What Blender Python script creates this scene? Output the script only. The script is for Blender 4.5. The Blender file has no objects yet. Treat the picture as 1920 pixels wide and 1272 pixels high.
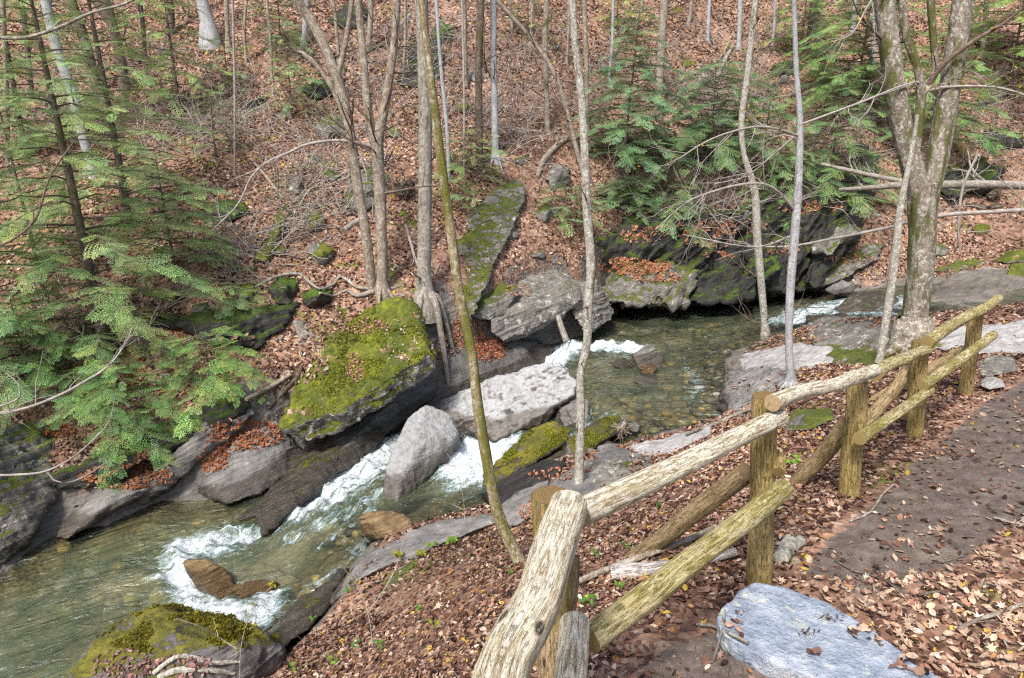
import bpy, bmesh, math, random
import numpy as np
from mathutils import Vector
random.seed(7); rng = np.random.default_rng(11)
S = bpy.context.scene
R = math.radians
# ---------------------------------------------------------------- camera
PITCH, FPX = 16.0, 1280.0
cam_d = bpy.data.cameras.new("camera"); cam = bpy.data.objects.new("camera", cam_d)
S.collection.objects.link(cam); S.camera = cam
cam_d.sensor_width = 36; cam_d.lens = 36 * FPX / 1920; cam_d.clip_end = 500; cam_d.clip_start = .05
cam.location = (0, 0, 0); cam.rotation_euler = (R(90 - PITCH), 0, 0)
# ---------------------------------------------------------------- sky, sun, exposure
SUN_EL, SUN_AZ = 52, 205          # azimuth measured from +Y clockwise: behind the camera, to the left
w = bpy.data.worlds.new("World"); S.world = w; w.use_nodes = True
wn = w.node_tree; bg = wn.nodes["Background"]
sky = wn.nodes.new("ShaderNodeTexSky"); sky.sky_type = 'NISHITA'; sky.sun_disc = False
sky.sun_elevation = R(SUN_EL); sky.sun_rotation = R(SUN_AZ); sky.air_density = 1.0; sky.dust_density = 3.0; sky.ozone_density = .6
wn.links.new(sky.outputs[0], bg.inputs[0]); bg.inputs[1].default_value = .125
sd = bpy.data.lights.new("sun", 'SUN'); so = bpy.data.objects.new("sun", sd); S.collection.objects.link(so)
sd.energy = 3.0; sd.angle = R(10); sd.color = (1, .95, .88)
sdir = Vector((math.sin(R(SUN_AZ)) * math.cos(R(SUN_EL)), math.cos(R(SUN_AZ)) * math.cos(R(SUN_EL)), math.sin(R(SUN_EL))))
so.rotation_euler = sdir.to_track_quat('Z', 'Y').to_euler(); so.location = sdir * 30
S.view_settings.view_transform = 'Standard'; S.view_settings.look = 'None'
S.view_settings.exposure = 0.78; S.view_settings.gamma = 1
S.cycles.use_denoising = False; S.cycles.sample_clamp_direct = 3; S.cycles.sample_clamp_indirect = 3; S.cycles.filter_width = 1.2; S.cycles.max_bounces = 6; S.cycles.diffuse_bounces = 3
S.cycles.glossy_bounces = 2; S.cycles.transmission_bounces = 4; S.cycles.transparent_max_bounces = 8
S.cycles.caustics_reflective = False; S.cycles.caustics_refractive = False
# ---------------------------------------------------------------- helpers: noise, projection
_perm = np.random.default_rng(3).permutation(256).astype(np.int64); _perm = np.concatenate([_perm, _perm, _perm])
_g = np.random.default_rng(5).normal(size=(256, 3)); _g /= np.linalg.norm(_g, axis=1)[:, None]
def pn(x, y, z):
    x, y, z = np.broadcast_arrays(np.asarray(x, float), np.asarray(y, float), np.asarray(z, float))
    xi, yi, zi = np.floor(x).astype(np.int64), np.floor(y).astype(np.int64), np.floor(z).astype(np.int64)
    xf, yf, zf = x - xi, y - yi, z - zi
    u, v, t = [a * a * a * (a * (a * 6 - 15) + 10) for a in (xf, yf, zf)]
    r = 0
    for dx in (0, 1):
        for dy in (0, 1):
            for dz in (0, 1):
                h = _perm[_perm[_perm[(xi + dx) & 255] + ((yi + dy) & 255)] + ((zi + dz) & 255)]
                g = _g[h]
                d = g[..., 0] * (xf - dx) + g[..., 1] * (yf - dy) + g[..., 2] * (zf - dz)
                r = r + d * (u if dx else 1 - u) * (v if dy else 1 - v) * (t if dz else 1 - t)
    return r * 1.6
def fbm(x, y, z, o=4):
    r, a = 0, 1.0
    for k in range(o):
        r = r + a * pn(x * 2 ** k + k * 7.3, y * 2 ** k, z * 2 ** k + k * 3.1); a *= .5
    return r
_c, _s = math.cos(R(PITCH)), math.sin(R(PITCH))
def ray(px, py):
    cx, cy = (px - 960) / FPX, (636 - py) / FPX
    return np.array([cx, _c + cy * _s, cy * _c - _s])
def P(px, py, Y):
    d = ray(px, py); return d * (Y / d[1])
def Z(px, py, z):
    d = ray(px, py); return d * (z / d[2])
def proj(p):
    x, y, z = p; zc = y * _c - z * _s; yc = y * _s + z * _c
    return 960 + FPX * x / zc, 636 - FPX * yc / zc
class TPS:
    def __init__(s, pts, lam=.02):
        s.p = np.array(pts, float); n = len(s.p); X = s.p[:, :2]
        K = s.k(X, X) + lam * np.eye(n); A = np.zeros((n + 3, n + 3)); A[:n, :n] = K
        A[:n, n] = 1; A[:n, n + 1:] = X; A[n, :n] = 1; A[n + 1:, :n] = X.T
        s.w = np.linalg.solve(A, np.concatenate([s.p[:, 2], np.zeros(3)]))
    def k(s, a, b):
        d2 = ((a[:, None, :] - b[None, :, :]) ** 2).sum(2); return np.where(d2 > 1e-9, d2 * np.log(np.sqrt(d2) + 1e-9), 0)
    def __call__(s, x, y):
        x = np.asarray(x, float); q = np.stack([x.ravel(), np.asarray(y, float).ravel()], 1); out = np.empty(len(q))
        for i in range(0, len(q), 40000):
            c = q[i:i + 40000]; out[i:i + 40000] = s.k(c, s.p[:, :2]) @ s.w[:-3] + s.w[-3] + c @ s.w[-2:]
        return out.reshape(x.shape)
def poly_sd(x, y, poly):                      # signed distance to a closed polygon, negative inside
    x = np.asarray(x, float); y = np.asarray(y, float); n = len(poly); best = np.full(x.shape, 1e9); ins = np.zeros(x.shape, bool)
    for i in range(n):
        (ax, ay), (bx, by) = poly[i][:2], poly[(i + 1) % n][:2]
        dx, dy = bx - ax, by - ay; L = dx * dx + dy * dy + 1e-12
        t = np.clip(((x - ax) * dx + (y - ay) * dy) / L, 0, 1)
        best = np.minimum(best, (x - ax - t * dx) ** 2 + (y - ay - t * dy) ** 2)
        c = ((ay > y) != (by > y)) & (x < (bx - ax) * (y - ay) / (by - ay + 1e-12) + ax); ins ^= c
    d = np.sqrt(best); return np.where(ins, -d, d)
def line_d(x, y, pl):
    best = np.full(np.shape(x), 1e9)
    for (ax, ay), (bx, by) in zip([p[:2] for p in pl[:-1]], [p[:2] for p in pl[1:]]):
        dx, dy = bx - ax, by - ay; L = dx * dx + dy * dy + 1e-12
        t = np.clip(((x - ax) * dx + (y - ay) * dy) / L, 0, 1)
        best = np.minimum(best, (x - ax - t * dx) ** 2 + (y - ay - t * dy) ** 2)
    return np.sqrt(best)
def sstep(a, b, x):
    t = np.clip((x - a) / (b - a), 0, 1); return t * t * (3 - 2 * t)
# ---------------------------------------------------------------- terrain model
wat = [(0,1272,-5.1),(0,1090,-5.05),(-200,1150,-5.15),(300,1100,-5.0),(500,1150,-4.95),(420,1000,-4.88),(560,1000,-4.8),(700,1000,-4.72),
 (650,900,-4.6),(740,840,-4.5),(880,870,-4.5),(900,950,-4.6),(1000,770,-4.3),(960,700,-4.2),(1060,690,-4.1),(1110,660,-3.95),(1150,700,-3.93),(1300,650,-3.9),(1250,800,-3.95),
 (1120,800,-4.1),(1350,600,-3.86),(1150,590,-3.88),(1480,590,-3.8),(1540,560,-3.66),(1620,570,-3.5),(1750,550,-3.3),(1900,540,-3.15),(2100,540,-3.0),(250,940,-4.95),(500,900,-4.8),(400,1272,-5.0)]
WS = TPS([Z(*a) for a in wat], .05)
def onW(px, py):
    d = ray(px, py); z = -4.3
    for _ in range(12):
        q = d * (z / d[2]); z = .5 * z + .5 * float(WS(q[0], q[1]))
    return d * (z / d[2])
stream_px = [(-320,1300),(-60,1120),(0,1080),(60,1030),(110,1000),(200,985),(300,940),(420,940),(480,900),(570,850),(640,830),(720,800),(780,770),(840,740),
 (900,720),(960,690),(1010,655),(1050,640),(1110,625),(1140,600),(1170,577),(1280,574),(1420,562),(1510,546),(1600,548),(1700,535),(1800,530),(1900,520),(2150,515),
 (2150,575),(1930,570),(1760,588),(1640,600),(1540,605),(1460,625),(1420,640),(1370,660),(1355,720),(1370,770),(1310,795),(1200,818),(1120,860),(1010,880),(985,930),
 (900,968),(790,985),(700,1010),(655,1062),(612,1135),(556,1205),(480,1300),(300,1450),(-300,1700)]
SP = [tuple(onW(*a)[:2]) for a in stream_px]
hill = [(-400,850,9.5),(-400,500,14),(-400,100,24),(0,900,8.0),(0,700,10),(0,500,12.5),(0,300,16),(0,100,22),(0,-150,34),(300,810,9),(300,650,10.3),(300,500,12),(300,300,15.5),(300,100,20.5),(300,-150,32),
 (600,640,10.6),(600,500,12.2),(600,300,15.5),(600,100,19.8),(600,-150,30),(800,575,11.6),(800,400,13.8),(800,200,17.2),(800,0,22),(800,-150,29),
 (1000,530,13.2),(1000,400,15),(1000,200,18.5),(1000,0,23.5),(1000,-150,31),(1200,500,16),(1200,400,17.3),(1200,200,20.5),(1200,0,26),(1200,-150,34),
 (1400,480,17.4),(1400,400,18),(1400,200,21.5),(1400,0,27),(1400,-150,34),(1600,480,17.5),(1600,400,18.5),(1600,250,20.5),(1600,100,24),(1600,-100,32),
 (1800,490,17.5),(1800,400,19),(1800,330,20),(1800,200,21.5),(1800,100,23.5),(1800,-100,30),(2150,490,17.5),(2150,330,20),(2150,100,24),(2150,-100,31),(180,850,8.7),(450,760,9.4),(880,610,11.4)]
bank = [(960,1100,4.2),(700,1200,4.8),(650,1272,4.3),(1200,1000,4.6),(1300,900,6.0),(1150,900,6.9),(1200,865,7.5),(1300,835,7.8),(1400,800,8.1),(1100,895,7.2),(1500,790,6.6),(1600,720,7.5),(1450,740,8.6),(1000,960,6.8),(850,1010,6.8),(760,1060,6.2),(640,1170,5.5),(430,1272,4.9),(1700,665,9.3),(1850,660,8.6)]
world = [(-.3,.6,-2.1),(.13,2.1,-2.25),(1.38,3.2,-2.29),(2.36,4.25,-2.35),(3.48,5.4,-2.43),(4.7,6.7,-2.53),(3,2,-2.1),(5,4,-2.25),(7,6,-2.35),(2.5,3,-2.22),(0,-3,-1.9),(4,-3,-1.9),
 (9,3,-1.6),(1.3,2.75,-2.31),(1.9,2.35,-2.29),(1.2,2.3,-2.27),(1.0,3.0,-2.32),(6,8.2,-2.6),(7.5,10.5,-2.85),(12,8,-1.8),(-1.5,1.5,-3.4),(-3,0,-4.2),(-8,1,-5.2),(-5,-4,-4.5)]
HS = TPS([P(*a) for a in hill + bank] + world, .02)
def H(x, y, fine=True):
    x = np.asarray(x, float); y = np.asarray(y, float)
    h = HS(x, y) + .16 * fbm(x * .45, y * .45, 3.3, 3) * sstep(9, 14, y)
    if fine: h = h + .03 * fbm(x * 1.7, y * 1.7, 1.1, 4) + .10 * np.abs(pn(x * .9, y * .9, 9.)) * sstep(10, 14, y)
    W = WS(x, y); d = poly_sd(x, y, SP)
    ins = W - .06 - (.33 - .15 * sstep(8.3, 9.5, y)) * sstep(0, .9, -d) + .10 * fbm(x * 1.9, y * 1.9, 5., 3) * sstep(0, .4, -d)
    out = np.maximum(h, W + .03 + .25 * np.clip(d, 0, 3))
    out = W + (out - W) * sstep(-.02, .5, d)
    return np.where(d < 0, ins, out)
def G(px, py, lo=1.2, hi=45):
    d = ray(px, py); d = d / d[1]; t = np.geomspace(lo, hi, 900)
    h = H(t * d[0], t, False) - t * d[2]
    k = np.argmax(h > 0) if (h > 0).any() else len(t) - 1
    if k > 0: a = h[k - 1] / (h[k - 1] - h[k] + 1e-12); Y = t[k - 1] + a * (t[k] - t[k - 1])
    else: Y = t[0]
    return d * Y
def GW(px, py):
    d = ray(px, py); d = d / d[1]; t = np.geomspace(1.5, 45, 900); x = t * d[0]
    h = np.where(poly_sd(x, t, SP) < 0, WS(x, t), H(x, t, False)) - t * d[2]
    k = int(np.argmax(h > 0)) if (h > 0).any() else -1
    return t[k]
def seat(pts):
    """stand a boulder on the ground or water: its lower outline goes to the surface met there, the rest follows"""
    q = sorted(set((p[0], p[1]) for p in pts)); lo = []
    for p in q[::-1]:                                  # lower chain on screen = largest py
        while len(lo) > 1 and (lo[-1][0] - lo[-2][0]) * (p[1] - lo[-2][1]) - (lo[-1][1] - lo[-2][1]) * (p[0] - lo[-2][0]) <= 0: lo.pop()
        lo.append(p)
    if np.mean([p[1] for p in lo]) < np.mean([p[1] for p in q]):
        lo = []
        for p in q:
            while len(lo) > 1 and (lo[-1][0] - lo[-2][0]) * (p[1] - lo[-2][1]) - (lo[-1][1] - lo[-2][1]) * (p[0] - lo[-2][0]) <= 0: lo.pop()
            lo.append(p)
    my = np.mean([p[1] for p in q]); low = [p for p in pts if (p[0], p[1]) in lo and p[1] >= my]
    if not low: return pts
    dl = {p: GW(p[0], p[1]) - p[2] for p in low}; m = float(np.median(list(dl.values()))); dl = {p: min(max(v, m - .6), m + .6) for p, v in dl.items()}
    out = []
    for p in pts:
        if p in dl: out.append((p[0], p[1], p[2] + dl[p])); continue
        w_ = np.array([1 / (20 + abs(p[0] - l[0]) + .5 * abs(p[1] - l[1])) ** 2 for l in low]); out.append((p[0], p[1], p[2] + float((w_ * np.array([dl[l] for l in low])).sum() / w_.sum())))
    return out
# ---------------------------------------------------------------- node helpers
def nd(nt, typ, ins=None, **at):
    n = nt.nodes.new('ShaderNode' + typ)
    for k, v in at.items(): setattr(n, k, v)
    for k, v in (ins or {}).items():
        s = n.inputs[k]
        if hasattr(v, 'is_output'): nt.links.new(v, s)
        else: s.default_value = v
    return n
def ramp(nt, fac, stops, interp='LINEAR'):
    n = nt.nodes.new('ShaderNodeValToRGB'); nt.links.new(fac, n.inputs[0]); cr = n.color_ramp; cr.interpolation = interp
    while len(cr.elements) < len(stops): cr.elements.new(.5)
    for e, (p, c) in zip(cr.elements, stops):
        e.position = p; e.color = (c[0], c[1], c[2], 1) if hasattr(c, '__len__') else (c, c, c, 1)
    return n.outputs[0]
def mth(nt, op, a, b=None, c=None, clamp=False):
    n = nt.nodes.new('ShaderNodeMath'); n.operation = op; n.use_clamp = clamp
    for i, v in enumerate((a, b, c)):
        if v is None: continue
        if hasattr(v, 'is_output'): nt.links.new(v, n.inputs[i])
        else: n.inputs[i].default_value = v
    return n.outputs[0]
def mix(nt, f, a, b, blend='MIX'):
    n = nt.nodes.new('ShaderNodeMix'); n.data_type = 'RGBA'; n.blend_type = blend
    for i, v in ((0, f), (6, a), (7, b)):
        if hasattr(v, 'is_output'): nt.links.new(v, n.inputs[i])
        else: n.inputs[i].default_value = (v[0], v[1], v[2], 1) if hasattr(v, '__len__') else v
    return n.outputs[2]
def newmat(name):
    m = bpy.data.materials.new(name); m.use_nodes = True; nt = m.node_tree; nt.nodes.clear()
    return m, nt, nt.nodes.new('ShaderNodeOutputMaterial')
def principled(nt, out, col, rough=.8, bump=None, bstr=.5, bdist=.02, spec=.3, coat=0):
    b = nd(nt, 'BsdfPrincipled', {'Roughness': rough, 'Specular IOR Level': spec})
    if hasattr(col, 'is_output'): nt.links.new(col, b.inputs['Base Color'])
    else: b.inputs['Base Color'].default_value = (*col, 1)
    if bump is not None:
        bp = nd(nt, 'Bump', {'Height': bump, 'Strength': bstr, 'Distance': bdist}); nt.links.new(bp.outputs[0], b.inputs['Normal'])
    nt.links.new(b.outputs[0], out.inputs[0]); return b
def noise(nt, vec, scale, detail=4, rough=.55, dist=0, out='Fac'):
    return nd(nt, 'TexNoise', {'Vector': vec, 'Scale': scale, 'Detail': detail, 'Roughness': rough, 'Distortion': dist}).outputs[out]
def mapping(nt, vec, rot=(0, 0, 0), sc=(1, 1, 1), loc=(0, 0, 0)):
    return nd(nt, 'Mapping', {'Vector': vec, 'Rotation': rot, 'Scale': sc, 'Location': loc}).outputs[0]
LEAFC = [(p_, (c_[0] * .93, c_[1] * .885, c_[2] * .84)) for p_, c_ in [(0, (.045, .024, .018)), (.14, (.12, .062, .045)), (.3, (.24, .135, .10)), (.46, (.37, .225, .17)), (.6, (.46, .31, .235)), (.72, (.32, .17, .115)), (.84, (.60, .46, .36)), (.93, (.47, .25, .11)), (1, (.68, .58, .49))]]
# ---------------------------------------------------------------- materials
def m_ground():
    m, nt, o = newmat('forest_floor'); g = nd(nt, 'NewGeometry').outputs['Position']
    ap = nd(nt, 'Attribute', attribute_name='path').outputs['Fac']; ab = nd(nt, 'Attribute', attribute_name='bed').outputs['Fac']
    v = nd(nt, 'TexVoronoi', {'Vector': mix(nt, .08, g, noise(nt, g, 6, out='Color')), 'Scale': 17.}); v.inputs['Randomness'].default_value = 1
    v2 = nd(nt, 'TexVoronoi', {'Vector': g, 'Scale': 31.})
    sx = nd(nt, 'SeparateColor', {'Color': v.outputs['Color']}).outputs[0]; sy = nd(nt, 'SeparateColor', {'Color': v2.outputs['Color']}).outputs[1]
    leaf = mix(nt, .35, ramp(nt, sx, LEAFC), ramp(nt, sy, LEAFC))
    big = noise(nt, g, .8, 5)
    leaf = mix(nt, ramp(nt, big, [(.35, 0), (.62, .6)]), leaf, (.10, .055, .035))
    ms = mth(nt, 'MULTIPLY', ramp(nt, noise(nt, g, .75, 5, .6), [(.56, 0), (.62, 1)]), ramp(nt, noise(nt, g, 4.5, 5, .7), [(.47, 0), (.54, .9)]))
    leaf = mix(nt, ms, leaf, ramp(nt, noise(nt, g, 14, 5, .7), [(.35, (.03, .05, .008)), (.65, (.16, .19, .02))]))
    dn = noise(nt, g, 9, 8, .7)
    dirt = ramp(nt, dn, [(.3, (.060, .045, .036)), (.5, (.115, .090, .074)), (.68, (.19, .155, .13))])
    dirt = mix(nt, ramp(nt, noise(nt, g, 120, 2), [(.60, 0), (.68, .7)]), dirt, (.30, .26, .22))
    pv = nd(nt, 'TexVoronoi', {'Vector': mix(nt, .15, g, noise(nt, g, 3, out='Color')), 'Scale': 7.})
    ps = nd(nt, 'SeparateColor', {'Color': pv.outputs['Color']}).outputs[0]
    bed = ramp(nt, ps, [(0, (.11, .085, .05)), (.35, (.25, .20, .12)), (.6, (.38, .31, .20)), (.8, (.22, .20, .17)), (1, (.48, .31, .13))])
    bed = mix(nt, ramp(nt, pv.outputs['Distance'], [(.0, 0), (.6, .8)]), bed, (.05, .045, .03))
    bed = mix(nt, .5, bed, ramp(nt, noise(nt, g, 3, 6), [(.3, (.07, .06, .035)), (.7, (.26, .22, .13))]))
    jag = mth(nt, 'ADD', ap, mth(nt, 'MULTIPLY', mth(nt, 'SUBTRACT', noise(nt, g, 5, 6, .7), .5), .9))
    c = mix(nt, ramp(nt, jag, [(.4, 0), (.6, 1)]), leaf, dirt); asr = nd(nt, 'Attribute', attribute_name='shore').outputs['Fac']; rk = ramp(nt, mth(nt, 'ADD', mth(nt, 'MULTIPLY', noise(nt, mapping(nt, mapping(nt, g, tuple(Vector((-.42, .30, .86)).rotation_difference(Vector((0, 0, 1))).to_euler())), sc=(.8, .8, 9)), 2.4, 8, .65), .6), mth(nt, 'MULTIPLY', noise(nt, g, 5, 8, .7), .4)), [(.3, (.05, .045, .04)), (.48, (.13, .12, .11)), (.66, (.27, .25, .23))])
    c = mix(nt, asr, c, rk); c = mix(nt, ab, c, bed)
    hgt = mth(nt, 'ADD', mth(nt, 'MULTIPLY', mth(nt, 'MULTIPLY', v.outputs['Distance'], 1.2), mth(nt, 'SUBTRACT', 1, ap)), mth(nt, 'MULTIPLY', dn, mth(nt, 'SUBTRACT', 1, mth(nt, 'MULTIPLY', ap, .55))))
    principled(nt, o, c, .85, hgt, .7, .03); return m
def m_water():
    m, nt, o = newmat('clear_stream_water'); uv = nd(nt, 'UVMap').outputs[0]; g = nd(nt, 'NewGeometry').outputs['Position']
    fo = nd(nt, 'Attribute', attribute_name='foam').outputs['Fac']; dp = nd(nt, 'Attribute', attribute_name='deep').outputs['Fac']
    st = mapping(nt, uv, sc=(1, 4, 1)); n1 = noise(nt, st, 2.2, 9, .68, 1.2); n2 = noise(nt, g, 14, 6, .7, .8)
    f = mth(nt, 'ADD', mth(nt, 'MULTIPLY', fo, .76), mth(nt, 'MULTIPLY', mth(nt, 'SUBTRACT', mth(nt, 'ADD', mth(nt, 'MULTIPLY', n1, .65), mth(nt, 'MULTIPLY', n2, .35)), .5), 2.6))
    mask = ramp(nt, f, [(.40, 0), (.55, .4), (.80, 1)]); mask = mth(nt, 'MULTIPLY', mask, mth(nt, 'MULTIPLY', fo, 4, clamp=True))
    flecks = mth(nt, 'MULTIPLY', ramp(nt, noise(nt, mapping(nt, uv, sc=(1, 3.2, 1)), 7, 8, .75, 1.5), [(.56, 0), (.68, .75)]), ramp(nt, noise(nt, g, .9, 3), [(.44, 0), (.58, 1)]))
    mask = mth(nt, 'MAXIMUM', mask, mth(nt, 'MULTIPLY', flecks, .8))
    hb = mth(nt, 'ADD', mth(nt, 'MULTIPLY', noise(nt, mapping(nt, uv, sc=(1, 2.2, 1)), 2.6, 4, .55, 1.2), 1.), mth(nt, 'MULTIPLY', noise(nt, mapping(nt, uv, sc=(1, 1.8, 1)), 9, 2, .5, .6), .22))
    bp = nd(nt, 'Bump', {'Height': hb, 'Strength': .9, 'Distance': .09}).outputs[0]
    gl = nd(nt, 'BsdfGlossy', {'Color': (.9, .95, 1, 1), 'Roughness': .22, 'Normal': bp})
    tr = nd(nt, 'BsdfTransparent', {'Color': (.88, .90, .76, 1)})
    df = nd(nt, 'BsdfDiffuse', {'Color': ramp(nt, noise(nt, mapping(nt, uv, sc=(.6, 1.6, 1)), 1.3, 5, .6, .8), [(.35, (.075, .11, .06)), (.5, (.15, .175, .095)), (.66, (.28, .28, .17))]), 'Normal': bp})
    body = nd(nt, 'MixShader', {0: mth(nt, 'MULTIPLY', dp, .44), 1: tr.outputs[0], 2: df.outputs[0]})
    fr = nd(nt, 'Fresnel', {'IOR': 1.33, 'Normal': bp}).outputs[0]
    wsh = nd(nt, 'MixShader', {0: mth(nt, 'MULTIPLY', fr, 1.3, clamp=True), 1: body.outputs[0], 2: gl.outputs[0]})
    fm = nd(nt, 'BsdfDiffuse', {'Color': ramp(nt, mth(nt, 'ADD', mask, mth(nt, 'MULTIPLY', mth(nt, 'SUBTRACT', noise(nt, g, 30, 4, .7), .5), .9)), [(.1, (.30, .46, .46)), (.5, (.46, .60, .62)), (1., (.76, .82, .85))]), 'Normal': nd(nt, 'Bump', {'Height': n2, 'Strength': 1., 'Distance': .08}).outputs[0]})
    fin = nd(nt, 'MixShader', {0: mask, 1: wsh.outputs[0], 2: fm.outputs[0]}); nt.links.new(fin.outputs[0], o.inputs[0]); return m
def m_rock(name, c0, c1, c2, moss=.0, lichen=.2, rough=.75, rot=tuple(Vector((-.42, .30, .86)).rotation_difference(Vector((0, 0, 1))).to_euler()), mossc=((.045, .07, .008), (.16, .19, .015)), strat=1.0, litter=0, pale_top=None):
    m, nt, o = newmat(name); g = nd(nt, 'NewGeometry'); p = g.outputs['Position']
    warp = mix(nt, .12, p, noise(nt, p, 1.6, 4, out='Color'), 'ADD')
    rw = mapping(nt, warp, rot); sv = mapping(nt, rw, sc=(.8, .8, 9.)); n1 = noise(nt, sv, 2.4, 8, .65); n2 = noise(nt, p, 5, 8, .65); n3 = noise(nt, p, 45, 4, .6)
    t = mth(nt, 'ADD', mth(nt, 'MULTIPLY', n1, .6 * strat), mth(nt, 'MULTIPLY', n2, 1 - .6 * strat))
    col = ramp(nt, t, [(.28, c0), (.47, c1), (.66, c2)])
    col = mix(nt, ramp(nt, n3, [(.5, 0), (.75, .35)]), col, c2)
    crack = ramp(nt, noise(nt, mapping(nt, rw, sc=(.7, .7, 13.)), 3.2, 5, .6), [(.30, 1), (.40, 0)])
    col = mix(nt, mth(nt, 'MULTIPLY', crack, .55 * strat), col, [a * .3 for a in c0])
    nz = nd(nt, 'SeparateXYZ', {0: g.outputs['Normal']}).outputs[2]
    if pale_top: col = mix(nt, ramp(nt, mth(nt, 'ADD', mth(nt, 'MULTIPLY', nz, .6), mth(nt, 'MULTIPLY', n2, 1.0)), [(.66, 0), (.86, .9)]), col, mix(nt, ramp(nt, noise(nt, p, 13, 7, .7), [(.36, 0), (.56, 1)]), [a * .62 for a in pale_top], pale_top))  # paler tone mixed onto upward-facing faces, broken up by noise
    if lichen:
        vo = noise(nt, p, 7.5, 7, .72, .4)
        col = mix(nt, ramp(nt, vo, [(.68 - lichen * .3, 0), (.71 - lichen * .3, .8)]), col, (.52, .53, .46))
    wt = nd(nt, 'Attribute', attribute_name='wet').outputs['Fac']; wt = ramp(nt, mth(nt, 'ADD', wt, mth(nt, 'MULTIPLY', mth(nt, 'SUBTRACT', n2, .5), .9)), [(.4, 0), (.62, 1)])
    col = mix(nt, mth(nt, 'MULTIPLY', wt, .85), col, mix(nt, 1, col, (.36, .31, .25), 'MULTIPLY'))
    if moss:
        mn = mth(nt, 'ADD', mth(nt, 'ADD', mth(nt, 'MULTIPLY', nz, .5), mth(nt, 'ADD', mth(nt, 'MULTIPLY', noise(nt, p, 2.1, 8, .72), 1.0), mth(nt, 'MULTIPLY', n1, .55))), moss - 1.15)
        mm = ramp(nt, mn, [(.42, 0), (.52, 1)])
        mc = mix(nt, ramp(nt, noise(nt, p, 2.6, 6, .7), [(.42, .85), (.6, 0)]), ramp(nt, noise(nt, p, 11, 7, .75), [(.32, [a * .7 for a in mossc[0]]), (.62, mossc[1])]), mossc[0])
        mc = mix(nt, ramp(nt, n3, [(.4, 0), (.8, .5)]), mc, (.26, .27, .04))
        col = mix(nt, mm, col, mc)
        if litter:
            lv = nd(nt, 'TexVoronoi', {'Vector': p, 'Scale': 20.}); lc = ramp(nt, nd(nt, 'SeparateColor', {'Color': lv.outputs['Color']}).outputs[0], LEAFC)
            lm = mth(nt, 'MULTIPLY', ramp(nt, noise(nt, p, 3.1, 5, .6), [(.60, 0), (.64, 1)]), ramp(nt, nz, [(.5, 0), (.7, 1)]))
            col = mix(nt, mth(nt, 'MULTIPLY', lm, litter), col, lc)
        bumpn = mth(nt, 'ADD', mth(nt, 'MULTIPLY', t, 1.), mth(nt, 'MULTIPLY', noise(nt, p, 60, 3), mth(nt, 'MULTIPLY', mm, .35)))
    else: bumpn = mth(nt, 'ADD', t, mth(nt, 'MULTIPLY', n3, .15))
    principled(nt, o, col, mth(nt, 'SUBTRACT', rough, mth(nt, 'MULTIPLY', wt, .35)), bumpn, 1., .09, .4); return m
def m_bark(name, c0, c1, c2, moss=0, spots=0, sc=1., ridges=1., mossc=(.13, .14, .02)):
    m, nt, o = newmat(name); uv = nd(nt, 'UVMap').outputs[0]; p = nd(nt, 'NewGeometry').outputs['Position']
    u = mapping(nt, uv, sc=(1.6 * sc, 9 * sc * ridges, 1)); n1 = noise(nt, u, 4, 8, .7, .6); n2 = noise(nt, p, 6 * sc, 6, .65); n3 = noise(nt, p, 40 * sc, 3)
    t = mth(nt, 'ADD', mth(nt, 'MULTIPLY', n1, .6), mth(nt, 'MULTIPLY', n2, .4))
    col = ramp(nt, t, [(.32, c0), (.48, c1), (.64, c2)])
    if spots: col = mix(nt, ramp(nt, noise(nt, p, 17 * sc, 5, .7), [(.52, 0), (.58, spots)]), col, (.60, .60, .52))
    if moss: col = mix(nt, ramp(nt, noise(nt, mapping(nt, p, sc=(1, 1, .3)), 5, 6, .7), [(.62 - moss * .35, 0), (.70 - moss * .35, .9)]), col, mix(nt, n3, mossc, (.05, .06, .015)))
    col = mix(nt, ramp(nt, n3, [(.35, .5), (.5, 0)]), col, c0)
    principled(nt, o, col, .9, mth(nt, 'ADD', n1, mth(nt, 'MULTIPLY', n3, .3)), .9, .02, .2); return m
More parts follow.
